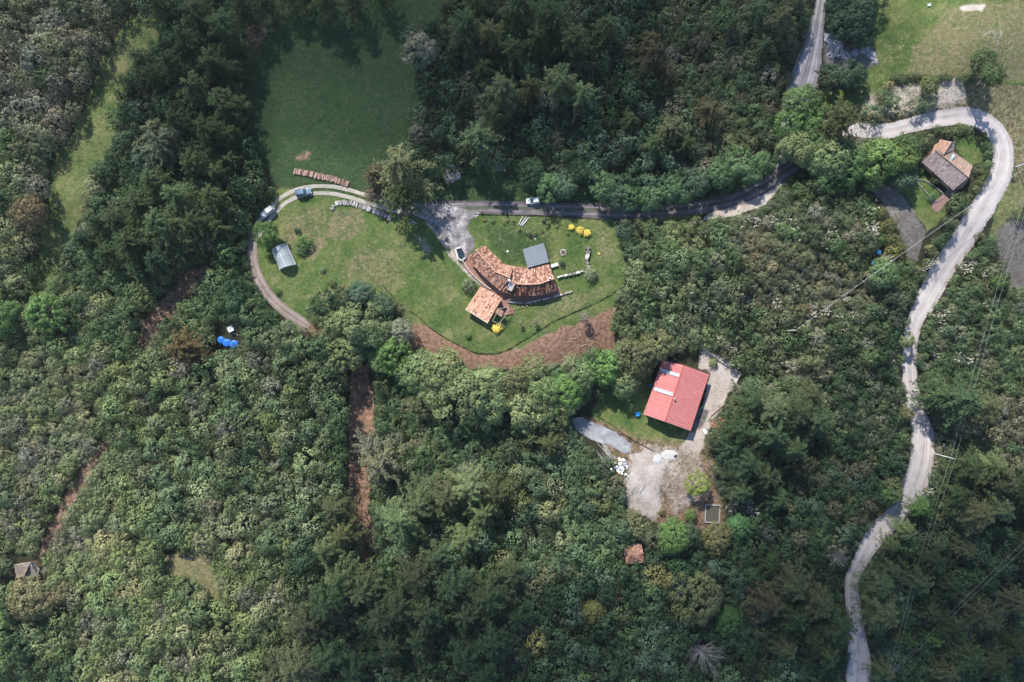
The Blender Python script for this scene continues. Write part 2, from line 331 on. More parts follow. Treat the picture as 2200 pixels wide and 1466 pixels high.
z_dry = np.maximum(z_dry, zone([[(1290,955),(1350,945),(1480,950),(1530,990),(1560,1080),(1550,1130),(1500,1142),(1410,1128),(1350,1092),(1335,1040)]], 6, .62))
z_soil = np.maximum(z_soil, zone([[(1235,890),(1290,950),(1340,1010),(1335,1060),(1360,1100),(1420,1135),(1480,1120),(1540,1000),(1480,950),(1380,940),(1300,900)]], 12, .5))
z_pale = np.maximum(z_pale, zone([[(1850,215),(1930,180),(2060,170),(2080,230),(1960,250),(1860,245)], [(1370,950),(1500,960),(1530,1060),(1450,1110)], [(2100,60),(2160,70),(2150,100)], [(880,500),(910,505),(935,540),(920,560)]], 12, 0.5))
z_hill = zone([[(2030,20),(2100,0),(2400,0),(2400,180),(1935,175),(1960,100)]], 12)
z_dry = np.where(z_hill > .3, np.maximum(z_dry * 0, z_hill * .62), z_dry)
z_gray = zone([[(1865,388),(1895,388),(1925,408),(1965,450),(1985,500),(1972,560),(1948,556),(1935,505),(1915,462),(1885,425)], PATCH_A, [(1480,900),(1500,880),(1522,885),(1515,910),(1490,930)], [(1768,60),(1800,75),(1840,110),(1872,100),(1885,130),(1860,150),(1800,150),(1770,130)]], 9)
NV = len(ppx); nxx, nyy = len(ox), len(oy)
V = np.stack([GX.ravel(), GY.ravel(), GZ.ravel()], 1)
ii = (np.arange(nyy - 1)[:, None] * nxx + np.arange(nxx - 1)[None, :]).ravel()
F = np.stack([ii, ii + 1, ii + nxx + 1, ii + nxx], 1)
one = np.ones(NV)
m = NT('ground_cover')
za = m.n('Attribute', attribute_name='zone_a'); zb = m.n('Attribute', attribute_name='zone_b')
sa = m.n('SeparateColor'); m.l(za.outputs['Color'], sa.inputs[0]); sb = m.n('SeparateColor'); m.l(zb.outputs['Color'], sb.inputs[0])
n1 = m.noise(0.12, 5, 0.6); n2 = m.noise(0.9, 6, 0.7); n3 = m.noise(4.0, 5, 0.75); n4 = m.noise(0.45, 4, 0.7, dist=1.5)
base = m.mix(m.map(n2, 0.35, 0.7), (0.030, 0.028, 0.018), (0.055, 0.062, 0.028))
lawn = m.ramp(m.math('ADD', m.math('MULTIPLY', n4, 0.35), m.math('ADD', m.math('MULTIPLY', n1, 0.42), m.math('MULTIPLY', n3, 0.23))), [(0.38, (0.038, 0.082, 0.022)), (0.455, (0.074, 0.130, 0.031)), (0.52, (0.130, 0.168, 0.048)), (0.60, (0.24, 0.23, 0.10))])
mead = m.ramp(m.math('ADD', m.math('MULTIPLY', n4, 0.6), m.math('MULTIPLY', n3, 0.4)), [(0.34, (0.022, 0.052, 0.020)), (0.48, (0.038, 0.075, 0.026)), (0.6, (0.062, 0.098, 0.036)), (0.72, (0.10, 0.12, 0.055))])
dry = m.ramp(m.math('ADD', m.math('MULTIPLY', n3, 0.5), m.math('MULTIPLY', n2, 0.5)), [(0.36, (0.085, 0.105, 0.038)), (0.47, (0.17, 0.155, 0.075)), (0.56, (0.28, 0.235, 0.135)), (0.68, (0.40, 0.34, 0.23))])
soil = m.ramp(m.math('ADD', m.math('MULTIPLY', n3, 0.5), m.math('MULTIPLY', n2, 0.5)), [(0.34, (0.075, 0.042, 0.026)), (0.44, (0.19, 0.110, 0.072)), (0.53, (0.34, 0.205, 0.140)), (0.64, (0.48, 0.34, 0.26))])
pale = m.ramp(m.math('ADD', m.math('MULTIPLY', n4, 0.12), m.math('ADD', m.math('MULTIPLY', n1, 0.4), m.math('MULTIPLY', n3, 0.48))), [(0.36, (0.20, 0.155, 0.125)), (0.44, (0.37, 0.30, 0.25)), (0.52, (0.55, 0.48, 0.425)), (0.62, (0.76, 0.71, 0.67))])
gray = m.ramp(m.math('ADD', m.math('MULTIPLY', n4, 0.5), m.math('MULTIPLY', n3, 0.5)), [(0.36, (0.085, 0.085, 0.06)), (0.46, (0.155, 0.135, 0.12)), (0.56, (0.24, 0.215, 0.195)), (0.68, (0.38, 0.35, 0.33))])
edge_n = m.math('ADD', m.math('MULTIPLY', n2, 0.6), m.math('MULTIPLY', n3, 0.4))
def thr(v, src=None, amp=1.9): return m.map(m.math('ADD', v, m.math('MULTIPLY', m.math('SUBTRACT', edge_n, 0.5), amp)), 0.30, 0.70)
c = m.mix(thr(sa.outputs[0]), base, lawn); c = m.mix(thr(sa.outputs[1]), c, mead); c = m.mix(thr(sa.outputs[2]), c, dry)
c = m.mix(thr(sb.outputs[0]), c, soil); c = m.mix(thr(sb.outputs[1]), c, pale); c = m.mix(thr(sb.outputs[2]), c, gray)
m.col(c); m.bump(m.math('ADD', n3, m.math('MULTIPLY', n2, 0.8)), 0.55, 0.9)
GROUND_MAT = m.m
me = npmesh('ground', V, F, m.m, [('zone_a', 'POINT', 'FLOAT_COLOR', np.stack([z_lawn, z_mead, z_dry, one], 1)), ('zone_b', 'POINT', 'FLOAT_COLOR', np.stack([z_soil, z_pale, z_gray, one], 1))], True)
o = bpy.data.objects.new('ground', me); COL.objects.link(o); tag(o, kind='structure')

# ------------------------------------------------------------------ roads, tracks and paths laid on the ground
def road_mat(name, stops, streak, green=None, edge=0.30):
    m = NT(name); a = m.attr('across'); L = m.attr('along')
    cv = m.n('CombineXYZ'); m.l(m.math('MULTIPLY', a, 9.0), cv.inputs[0]); m.l(m.math('MULTIPLY', L, 0.05), cv.inputs[1])
    st = m.noise(1.0, 4, 0.6, cv.outputs[0]); n = m.noise(0.35, 6, 0.6); nf = m.noise(5.0, 4, 0.7)
    rut = m.math('MULTIPLY', m.map(m.math('ABSOLUTE', m.math('SUBTRACT', m.math('ABSOLUTE', a), 0.42)), 0.0, 0.30, 0.075, -0.045), 1.0)
    st = m.math('ADD', st, m.math('MULTIPLY', rut, 1.5 if streak > 0 else 0.0)); v = m.math('ADD', m.math('MULTIPLY', st, streak), m.math('ADD', m.math('MULTIPLY', n, 0.6 - streak * 0.5), m.math('MULTIPLY', nf, 0.4 - streak * 0.5)))
    c = m.ramp(v, stops)
    if green:
        ab = m.math('ABSOLUTE', a); g = m.map(m.math('ADD', ab, m.math('MULTIPLY', m.math('SUBTRACT', n, 0.5), 1.6)), 0.0, 0.35, 1, 0)
        c = m.mix(m.math('MULTIPLY', g, green), c, (0.065, 0.095, 0.035))
    m.col(c); m.bump(m.math('ADD', nf, st), 0.12, 0.8)
    ed = m.map(m.math('ADD', m.math('ABSOLUTE', a), m.math('MULTIPLY', m.math('SUBTRACT', m.noise(2.2, 5, 0.8), 0.5), edge * 2.4)), 0.90, 0.98, 1, 0)
    m.l(ed, m.b.inputs['Alpha']); return m.m
R_PALE = road_mat('pale_gravel', [(0.33, (0.27, 0.228, 0.215)), (0.46, (0.41, 0.37, 0.355)), (0.6, (0.51, 0.468, 0.455))], 0.55)
R_DARK = road_mat('dark_gravel', [(0.33, (0.060, 0.053, 0.057)), (0.48, (0.115, 0.10, 0.106)), (0.62, (0.24, 0.215, 0.22))], 0.6, 0.5)
R_UP = road_mat('grey_gravel', [(0.33, (0.13, 0.12, 0.125)), (0.48, (0.27, 0.25, 0.26)), (0.62, (0.48, 0.45, 0.47))], 0.7)
R_BROWN = road_mat('brown_dirt', [(0.33, (0.12, 0.09, 0.078)), (0.48, (0.21, 0.165, 0.145)), (0.62, (0.33, 0.275, 0.25))], 0.5, 0.15)
R_TRACK = road_mat('wheel_track', [(0.33, (0.20, 0.175, 0.14)), (0.48, (0.36, 0.325, 0.28)), (0.62, (0.50, 0.46, 0.40))], 0.4, edge=0.5)
def ribbon(name, pts, mat, lift=0.06, seg=12, shift=0.0, jit=2.0, kind='structure'):
    c = catmull(pts, 4); t = np.gradient(c[:, :2], axis=0); t /= np.linalg.norm(t, axis=1)[:, None] + 1e-9; nrm = np.stack([-t[:, 1], t[:, 0]], 1)
    n = len(c); along = np.concatenate([[0], np.cumsum(np.hypot(*np.diff(c[:, :2], axis=0).T))]) * S
    jl = 1 + jit * (fbm(along / 3, along * 0, 5) - 0.5) / 8; jr = 1 + jit * (fbm(along / 3, along * 0 + 9, 6) - 0.5) / 8
    us = np.linspace(-1, 1, seg + 1); off = us[None, :] * c[:, 2:3] / 2 * np.where(us[None, :] < 0, jl[:, None], jr[:, None]) * 1.12 + shift
    px = c[:, 0:1] + nrm[:, 0:1] * off; py = c[:, 1:2] + nrm[:, 1:2] * off
    x, y, z = P(px, py, 0.0); z = hz(x, y) + lift
    V = np.stack([x.ravel(), y.ravel(), z.ravel()], 1); k = seg + 1
    i = (np.arange(n - 1)[:, None] * k + np.arange(seg)[None, :]).ravel(); F = np.stack([i, i + k, i + k + 1, i + 1], 1)
    me = npmesh(name, V, F, mat, [('across', 'POINT', 'FLOAT', np.tile(us, n)), ('along', 'POINT', 'FLOAT', np.repeat(along, k))], True)
    if me.polygons[0].normal.z < 0: me.flip_normals()
    o = bpy.data.objects.new(name, me); COL.objects.link(o); return tag(o, kind=kind)
ribbon('road', MAINROAD, R_PALE); ribbon('side_road', UPROAD, R_UP); ribbon('driveway', DARKROAD, R_DARK, 0.07); ribbon('dirt_track', LOOP, R_BROWN, 0.075, 8)
ribbon('wheel_track', [(a, b, 8) for a, b in TRACKS], R_TRACK, 0.06, 4, 7.5, 3); ribbon('wheel_track', [(a, b, 8) for a, b in TRACKS], R_TRACK, 0.06, 4, -7.5, 3)
def sheet(name, poly, mat, lift=0.08, res=0.7, kind='structure', soft=6.0):
    xs = [p[0] for p in poly]; ys = [p[1] for p in poly]
    a = np.arange(min(xs) - 8, max(xs) + 8, res / S / 2); b = np.arange(min(ys) - 8, max(ys) + 8, res / S / 2)
    A, B = np.meshgrid(a, b); d = sdist(poly, A + 6 * (fbm(A / 9, B / 9, 2) - .5), B + 6 * (fbm(A / 9, B / 9, 4) - .5))
    x, y, z = P(A, B); z = hz(x, y) + lift; nx = len(a)
    i = (np.arange(len(b) - 1)[:, None] * nx + np.arange(nx - 1)[None, :]).ravel(); F = np.stack([i, i + nx, i + nx + 1, i + 1], 1)
    dm = d.ravel(); F = F[(dm[F] < 4).any(1)]
    keep = np.unique(F); idx = np.zeros(len(dm), int); idx[keep] = np.arange(len(keep))
    V = np.stack([x.ravel(), y.ravel(), z.ravel()], 1)[keep]; F = idx[F]
    me = npmesh(name, V, F, mat, [('across', 'POINT', 'FLOAT', np.clip(1 + dm[keep] / soft, 0, 2)), ('along', 'POINT', 'FLOAT', dm[keep] * 0)], True)
    if me.polygons[0].normal.z < 0: me.flip_normals()
    o = bpy.data.objects.new(name, me); COL.objects.link(o); return tag(o, kind=kind)
R_APRON = road_mat('apron_gravel', [(0.36, (0.10, 0.09, 0.095)), (0.48, (0.17, 0.155, 0.16)), (0.55, (0.30, 0.28, 0.285)), (0.62, (0.50, 0.48, 0.48))], 0.0)
R_BED = road_mat('loose_gravel', [(0.36, (0.15, 0.15, 0.155)), (0.48, (0.25, 0.255, 0.265)), (0.60, (0.38, 0.385, 0.395))], 0.0)
sheet('parking_apron', APRON, R_APRON, 0.10); sheet('gravel_path', GRAVELBED, R_BED, 0.10)

# ------------------------------------------------------------------ vegetation: meshes shared by the plants
def leaf_mesh(name, C, N, size, mat, rnd, aspect=0.55, along=None):
    """one rhombic leaf per centre C with normal N (arrays); along = preferred long axis"""
    n = len(C); N = N / (np.linalg.norm(N, axis=1)[:, None] + 1e-9)
    A = along if along is not None else rng.normal(size=(n, 3)); A = A - (A * N).sum(1)[:, None] * N; A /= np.linalg.norm(A, axis=1)[:, None] + 1e-9
    B = np.cross(N, A); sz = size[:, None]
    V = np.stack([C - A * sz, C + B * sz * aspect + N * sz * 0.12, C + A * sz, C - B * sz * aspect + N * sz * 0.12], 1).reshape(-1, 3)
    F = np.arange(4 * n).reshape(n, 4)
    return npmesh(name, V, F, mat, [('rnd', 'FACE', 'FLOAT', np.clip(rnd, 0, 1))])
def crown_mesh(name, r, hgt, npuff, nleaf, pr, lsz, rough=0.35, skirt=0.0, mat=None, seed=0, lobes=5):
    """crown of leafy puffs over a lumpy dome of radius r; z from 0 to hgt"""
    g = np.random.default_rng(seed)
    lob = g.uniform(0, 2 * math.pi, lobes); la = g.uniform(0.3, 1, lobes) * rough
    C = []; N = []; Rn = []; Sz = []
    for k in range(npuff):
        t = (k + 0.5) / npuff; el = math.asin(min(1, (1 - t) * (1 + skirt) - skirt)) ; az = k * 2.399963 + g.normal() * 0.25
        rr = r * (1 + sum(a * math.cos(az - l) ** 3 for a, l in zip(la, lob)) * math.cos(el)) * g.uniform(0.72, 1.05)
        c = np.array([rr * math.cos(el) * math.cos(az), rr * math.cos(el) * math.sin(az), hgt * 0.45 + (hgt * 0.55) * math.sin(el) * g.uniform(0.65, 1.15)])
        p = pr * g.uniform(0.6, 1.35); tone = g.normal(0.42, 0.10)
        d = g.normal(size=(nleaf, 3)); d[:, 2] = np.abs(d[:, 2]) * 1.0 - 0.25; d /= np.linalg.norm(d, axis=1)[:, None]
        C.append(c + d * p * g.uniform(0.7, 1.08, (nleaf, 1)) * np.array([1, 1, 0.8])); co = c / np.array([r, r, hgt]); co = co / np.linalg.norm(co)
        N.append(d * 0.75 + co * 0.6 + g.normal(size=(nleaf, 3)) * 0.2)
        Rn.append(tone + g.normal(size=nleaf) * 0.09); Sz.append(lsz * g.uniform(0.7, 1.3, nleaf))
    return leaf_mesh(name, np.concatenate(C), np.concatenate(N), np.concatenate(Sz), mat or LEAF, np.concatenate(Rn))
def trunk_mesh(name, hgt, r, nl, spread, mat, seed=0, lift=0.45):
    g = random.Random(seed); mb = MB(); pts = [(0, 0, -0.8)]; x = y = 0
    for i in range(1, 6): x += g.uniform(-.12, .12) * hgt / 8; y += g.uniform(-.12, .12) * hgt / 8; pts.append((x, y, hgt * i / 5))
    mb.tube(pts, [r * (1.25 - i * 0.2) for i in range(6)], 7)
    for k in range(nl):
        a = 2 * math.pi * k / nl + g.uniform(-.4, .4); q = pts[2 + k % 3]; L = spread * g.uniform(.6, 1)
        mb.tube([q, (q[0] + math.cos(a) * L * .5, q[1] + math.sin(a) * L * .5, q[2] + L * lift * .6), (q[0] + math.cos(a) * L, q[1] + math.sin(a) * L, q[2] + L * lift)], [r * .45, r * .3, r * .12], 5)
    return mb.mesh(name, mat)
def conifer_mesh(name, hgt, r, nb, seed, droop=0.25, lsz=0.3, up=0.0, per=46, width=0.5):
    """whorled boughs with sprays of needles; origin at the foot"""
    g = np.random.default_rng(seed); C = []; N = []; A = []; Rn = []; Sz = []
    asym = g.uniform(0, 2 * math.pi)
    for k in range(nb):
        t = (k + g.uniform(0, 1)) / nb; z0 = hgt * (0.25 + 0.75 * t); az = k * 2.399963 + g.normal() * 0.35
        L = r * (1.02 - t) ** 0.75 * g.uniform(0.55, 1.3) * (1 + 0.18 * math.cos(az - asym)) + 0.35
        s = np.sort(g.uniform(0.12, 1.0, per)); tone = g.normal(0.40, 0.12)
        dz = up * L * s - droop * L * s ** 2 * g.uniform(0.5, 1.3); bend = g.normal() * 0.25
        ang = az + bend * s; side = g.normal(size=per) * width * (1.08 - s * 0.72) * L * 0.36
        x = np.cos(ang) * L * s - np.sin(ang) * side; y = np.sin(ang) * L * s + np.cos(ang) * side
        C.append(np.stack([x, y, z0 + dz - np.abs(side) * 0.3 + g.normal(size=per) * 0.05], 1))
        sg = np.sign(side) * 0.75; A.append(np.stack([np.cos(ang + sg), np.sin(ang + sg), np.full(per, 0.12) - droop * 0.6], 1) + g.normal(size=(per, 3)) * 0.22)
        N.append(np.stack([np.cos(ang) * 0.25, np.sin(ang) * 0.25, np.ones(per)], 1) + g.normal(size=(per, 3)) * 0.45)
        Rn.append(tone + 0.25 * (s - 0.5) + g.normal(size=per) * 0.10); Sz.append(lsz * g.uniform(0.7, 1.35, per))
    return leaf_mesh(name, np.concatenate(C), np.concatenate(N), np.concatenate(Sz), NEEDLE, np.concatenate(Rn), 0.30, np.concatenate(A))
def bare_mesh(name, hgt, r, n, seed, mat, th=0.05, flat=0.5):
    g = random.Random(seed); mb = MB(); mb.tube([(0, 0, -.6), (g.uniform(-.2, .2), 0, hgt * .35), (g.uniform(-.3, .3), .1, hgt * .6)], [th * 2.6, th * 2.1, th * 1.3], 5)
    for k in range(n):
        a = 2.399963 * k + g.uniform(-.4, .4); L = r * g.uniform(.3, 1.1) * (1 + .25 * math.cos(a + seed)); z0 = hgt * g.uniform(.2, .6); el = g.uniform(.1, 1.0) * (1 - flat) + .25
        p = Vector((0, 0, z0)); d = Vector((math.cos(a), math.sin(a), el)).normalized(); pts = [p.copy()]
        for j in range(4):
            d = (d + Vector((g.uniform(-.25, .25), g.uniform(-.25, .25), g.uniform(-.12, .2)))).normalized(); p = p + d * L / 4; pts.append(p.copy())
        mb.tube(pts, [th, th * .8, th * .6, th * .42, th * .22], 4)
        for q in (1, 2, 3, 3):
            e = (d + Vector((g.uniform(-.9, .9), g.uniform(-.9, .9), g.uniform(-.2, .5)))).normalized()
            mb.tube([pts[q], pts[q] + e * L * .22, pts[q] + e * L * .36 + Vector((0, 0, .05))], [th * .45, th * .32, th * .15], 3)
    return mb.mesh(name, mat)
NSH = 10
SHRUBS = [crown_mesh('shrub', 1.0, 1.25, 20 + 3 * (k % 4), 34, 0.34 - 0.015 * (k % 3), 0.080, 0.16 + 0.05 * (k % 4), 0.15, seed=100 + k, lobes=3 + k % 3) for k in range(NSH)]
TALLSH = [crown_mesh('shrub', 1.0, 1.25, 44, 26, 0.24, 0.068, 0.30, 0.2, seed=140 + k, lobes=5) for k in range(4)]
CROWNS = [crown_mesh('crown', 1.0, 1.0, 110, 44, 0.18, 0.052, 0.28, 0.3, seed=200 + k, lobes=6) for k in range(7)]
CONES = [conifer_mesh('crown', 3.2, 1.0, [54, 46, 60, 50, 64, 48][k], 300 + k, [0.35, 0.5, 0.42, 0.6, 0.3, 0.45][k], 0.062, [0.35, 0.2, 0.4, 0.25, 0.5, 0.3][k], 84, [0.34, 0.28, 0.38, 0.26, 0.36, 0.30][k]) for k in range(6)]
WISPS = [conifer_mesh('crown', 2.2, 1.0, 46, 330 + k, 0.55, 0.075, 0.55, 70, 0.26) for k in range(3)]
TRUNKS = [trunk_mesh('trunk', 1.0, 0.045, 6, 0.55, BARK, k) for k in range(3)]
CTRUNK = trunk_mesh('trunk', 3.15, 0.055, 0, 0, BARK, 9)
BARES = [bare_mesh('dead_branches', 1.4, 1.0, 62, 50 + k, DEADWOOD, 0.014) for k in range(3)]
TWIGS = [bare_mesh('dead_shrub', 0.9, 1.0, 9, 60 + k, DEADWOOD, 0.03) for k in range(3)]

# leaf tints: own greens, with regional sun and shade put into the colour
T_DARK = (0.020, 0.046, 0.018); T_CON = (0.032, 0.058, 0.016); T_YEL = (0.058, 0.072, 0.022); T_LIT = (0.080, 0.114, 0.040); T_BRI = (0.048, 0.102, 0.018)
T_OLI = (0.068, 0.080, 0.032); T_BRN = (0.066, 0.058, 0.024); T_GRY = (0.095, 0.105, 0.070); T_MID = (0.045, 0.078, 0.028); T_BLU = (0.040, 0.075, 0.042)
def put(kind, label, cat, group, px, py, rp, tint, h=None, variant=None, flat=None):
    """kind: 'broad','cone','wisp','dead'; px,py crown centre in the photo, rp crown radius in photo pixels"""
    v = random.randrange(100) if variant is None else variant
    r = rp * S
    if kind == 'cone': hh = h or r * 2.6; lean = 0.62
    elif kind == 'wisp': hh = h or r * 1.9; lean = 0.6
    else: hh = h or r * 1.55 + 1.0; lean = 0.75
    x, y, z = P(px, py, hh * lean); z = float(hz(x, y))
    name = {'broad': 'broadleaf_tree', 'cone': 'conifer_tree', 'wisp': 'feathery_tree', 'dead': 'dead_tree'}[kind]
    t = thing(name, label, cat, (float(x), float(y), z), random.uniform(0, 6.28), group)
    if kind == 'broad':
        ch = min(hh * 0.8, r * 1.15); c = part('crown', CROWNS[v % 7], t, (0, 0, hh - ch)); c.scale = (r, r * random.uniform(.88, 1.08), ch)
        k = part('trunk', TRUNKS[v % 3], t); k.scale = (hh * .9,) * 3
    elif kind == 'cone':
        c = part('crown', CONES[v % 6], t); c.scale = (r, r, hh / 3.2); k = part('trunk', CTRUNK, t); k.scale = (r, r, hh / 3.2)
    elif kind == 'wisp':
        c = part('crown', WISPS[v % 3], t); c.scale = (r, r, hh / 2.3); k = part('trunk', CTRUNK, t); k.scale = (r, r, hh / 3.4)
    else:
        c = part('branches', BARES[v % 3], t); c.scale = (r, r, hh / 1.6 if h else r); k = None
    tb = random.uniform(.88, 1.14); c['tint'] = [tint[0] * tb * random.uniform(.92, 1.08), tint[1] * tb, tint[2] * tb * random.uniform(.9, 1.1)]
    return t
occupied = []                                        # crowns already standing: (x, y, r)
ORD = 'first second third fourth fifth sixth seventh eighth ninth tenth eleventh twelfth thirteenth fourteenth fifteenth sixteenth seventeenth eighteenth nineteenth twentieth twenty-first twenty-second twenty-third twenty-fourth twenty-fifth twenty-sixth'.split()
def stand(kind, label, cat, group, lst, tint):
    lst = sorted(lst); big_ = max(lst, key=lambda q: q[2]) if lst else None; base_label = label
    for iq, q in enumerate(lst):
        if group: label = '%s, %s from the left among the %s' % ('widest ' + cat if q is big_ else cat, ORD[iq] if iq < len(lst) - 1 or iq > 24 else 'last', group)
        a, b, rp = q[:3]; tt = q[3] if len(q) > 3 and q[3] else tint
        t = put(kind, label, cat, group, a, b, rp, tt); occupied.append((t.location.x, t.location.y, rp * S))
# conifers
stand('cone', 'dark conifer in the stand between the narrow grass strip and the shaded meadow', 'conifer', 'conifers between grass strip and meadow',
 [(425,35,40),(345,15,30),(482,62,40),(525,20,32),(402,92,42),(462,140,40),(372,140,36),(422,192,42),(482,222,38),(332,165,30),(296,120,24,T_LIT),(452,282,40),(382,262,35),(502,292,30),(422,352,36),(472,372,32),(508,150,26),(500,100,28),(570,8,26),(500,345,26)], T_CON)
stand('cone', 'conifer in the tall stand left of the looping dirt track', 'conifer', 'conifers left of the dirt track loop',
 [(338,392,38),(386,422,40,T_MID),(300,442,36),(352,482,45,T_MID),(422,482,40),(462,422,34),(252,472,30),(284,522,38),(204,472,26,T_MID),(342,560,34,T_DARK),(232,545,30),(180,515,26,T_DARK),(400,545,30,T_DARK),(300,580,28,T_DARK),(470,490,28)], T_CON)
stand('cone', 'dark conifer overhanging the top edge of the shaded meadow', 'conifer', 'conifers above the shaded meadow', [(700,2,36),(762,10,30),(822,-8,28),(612,-16,30,T_OLI),(655,-16,32)], T_CON)
stand('cone', 'deep green conifer in the dark forest right of the shaded meadow', 'conifer', 'conifers right of the meadow',
 [(1002,62,42,T_MID),(1052,78,38,T_YEL),(1112,22,42),(1022,8,36),(1182,42,42),(962,22,24),(1150,90,36),(1232,92,40),(1100,115,36),(1302,62,34),(1040,150,28)], T_CON)
stand('cone', 'sunlit green conifer in the middle of the dark forest above the driveway', 'conifer', 'conifers in the forest above the driveway',
 [(1078,196,38,T_LIT),(1136,192,34,T_YEL),(1202,178,40,T_LIT),(1248,206,36,T_LIT),(1028,300,44,T_LIT),(1062,252,32),(1442,282,34,T_OLI),(1402,312,32),(1522,242,34,T_BRN),(1470,312,30),(1004,330,26),(1352,262,30)], T_CON)
stand('cone', 'rusty brown conifer glowing among dark crowns above the driveway', 'conifer', 'rusty conifers above the driveway', [(1402,122,38),(1428,158,30),(1392,90,28)], T_BRN)
stand('cone', 'brown tipped conifer hanging over the dark gravel side road', 'conifer', 'conifers over the dark side road', [(1676,48,38),(1706,8,32),(1640,100,28,T_MID),(1626,30,34,T_MID)], T_OLI)
stand('cone', 'broad dark conifer in the stand right of the red roofed barn yard', 'conifer', 'conifers right of the red roofed barn',
 [(1616,862,38),(1655,880,42,T_LIT),(1582,922,42),(1652,932,48),(1702,882,44),(1602,992,42),(1568,962,32),(1702,962,42),(1748,902,36),(1642,1022,38),(1590,1052,34),(1740,850,32,T_OLI),(1670,1070,32)], T_MID)
stand('cone', 'feathery green conifer in the belt below the brown landslide scar', 'conifer', 'conifers beside the central landslide scar',
 [(862,1112,48),(902,1082,42),(962,1062,40,T_OLI),(1012,1042,46,T_LIT),(1062,1058,42,T_YEL),(1040,1096,42),(742,1142,38,T_YEL),(1002,1152,38),(700,1180,36,T_LIT),(722,1092,34,T_OLI),(1180,952,28,T_YEL),(1140,940,24)], T_LIT)
stand('cone', 'tall conifer in the shadowed grove at the bottom centre of the photo', 'conifer', 'conifers of the bottom grove',
 [(902,1232,50,T_OLI),(942,1192,38),(972,1252,46),(862,1292,50),(922,1302,48),(822,1322,42),(780,1262,46,T_LIT),(732,1242,46,T_LIT),(700,1292,44),(662,1332,42,T_OLI),(1052,1272,46),(1002,1312,40),(902,1362,42),(842,1382,38),(1002,1402,46,T_DARK),(1062,1372,42,T_DARK),(702,1402,42),(642,1422,54,T_OLI),(592,1446,38,T_OLI),(1042,1440,42,T_DARK),(760,1440,40,T_DARK),(1100,1230,34),(1112,1320,34,T_DARK)], T_MID)
stand('cone', 'conifer in the dense wood left of the lowest bend of the pale road', 'conifer', 'conifers left of the lower pale road',
 [(1702,1252,46,T_OLI),(1752,1292,42,T_OLI),(1792,1342,44),(1702,1322,42),(1652,1292,40,T_BRN),(1772,1402,38),(1690,1390,32,T_OLI),(1738,1370,34),(1650,1210,28)], T_CON)
stand('cone', 'rounded green conifer right beside the lower pale road', 'conifer', 'conifers right beside the lower pale road',
 [(1886,1252,34,T_LIT),(1890,1312,42,T_LIT),(1978,1092,26,T_BRI),(1944,1140,27),(1914,1170,22,T_LIT),(1974,1248,36),(1946,1372,28,T_BRI),(2006,1370,26,T_BRI),(1912,1222,22),(1882,1350,20),(1900,1440,26),(1922,1065,22,T_LIT)], T_LIT)
stand('cone', 'leaning conifer in the dark slope at the lower right corner', 'conifer', 'conifers of the lower right slope',
 [(2072,1002,38),(2122,1000,36,T_LIT),(2092,1102,42,T_OLI),(2142,1092,40,T_LIT),(2050,1060,34),(2032,1342,38),(2112,1322,42,T_OLI),(2070,1402,44),(2132,1422,40),(2182,1392,36),(1996,1200,34),(2040,1260,34,T_DARK),(2150,1030,42,T_OLI),(2190,1060,38),(2030,1440,34,T_OLI),(2180,1290,36,T_OLI),(2120,1250,30,T_DARK),(2210,1180,36),(1990,1310,28),(2070,1180,28,T_OLI)], T_CON)
stand('cone', 'wide conifer standing right of the pale road below the grassy slope', 'conifer', 'wide conifers right of the road', [(2058,858,52),(2112,876,42,T_OLI),(2012,850,36)], T_MID)
stand('wisp', 'pale feathery tree with long drooping fronds left of the meadow', 'feathery tree', 'pale feathery trees left of the meadow', [(356,312,48),(330,282,30)], (0.085, 0.115, 0.055))
stand('wisp', 'grey green feathery tree beside the brown landslide scar', 'feathery tree', 'feathery trees by the landslide scar', [(822,1002,48),(800,960,34,T_GRY),(1010,1010,28,T_GRY)], (0.085, 0.10, 0.062))
# single trees that stand out
stand('cone', 'big yellow green conifer between the meadow and the driveway fork', 'conifer', None, [(862,362,54,T_OLI)], T_OLI)
stand('cone', 'smaller dark conifer on the road side of the big yellow green one', 'conifer', None, [(866,425,40)], T_CON)
stand('cone', 'small brown withered conifer at the corner of the shaded meadow', 'conifer', None, [(806,378,30)], T_BRN)
stand('cone', 'tan withered little conifer right above the end of the wheel tracks', 'conifer', None, [(802,418,18)], (0.10, 0.08, 0.05))
stand('wisp', 'golden brown feathery tree left of the three blue water tanks', 'feathery tree', None, [(395,746,42)], (0.085, 0.068, 0.022))
stand('broad', 'bright green bushy tree alone at the left edge in a brown clearing', 'broadleaf tree', None, [(80,668,37)], T_BRI)
stand('broad', 'bright green crown cut by the left edge beside the lone bushy tree', 'broadleaf tree', None, [(12,680,36)], (0.038, 0.085, 0.018))
stand('broad', 'bright green round tree beside the dirt track partly over the white pickup', 'broadleaf tree', None, [(565,494,25)], T_BRI)
stand('broad', 'big tan olive domed crown below the ruined hut at left', 'broadleaf tree', None, [(60,1290,46)], (0.095, 0.092, 0.038))
stand('broad', 'olive crown touching the right side of the big tan dome', 'broadleaf tree', None, [(122,1282,30)], (0.075, 0.075, 0.035))
stand('broad', 'bright green crown at the left edge below the tan domed tree', 'broadleaf tree', None, [(14,1330,26)], (0.05, 0.09, 0.018))
stand('broad', 'brown leafed round tree on the left side of the narrow grass strip', 'broadleaf tree', None, [(64,456,36)], (0.065, 0.055, 0.025))
stand('broad', 'bright two toned green round tree inside the bare yard', 'broadleaf tree', None, [(1503,1050,23)], (0.105, 0.14, 0.015))
stand('broad', 'vivid green tree at the lower edge of the bare yard', 'broadleaf tree', None, [(1450,1154,36)], (0.062, 0.118, 0.022))
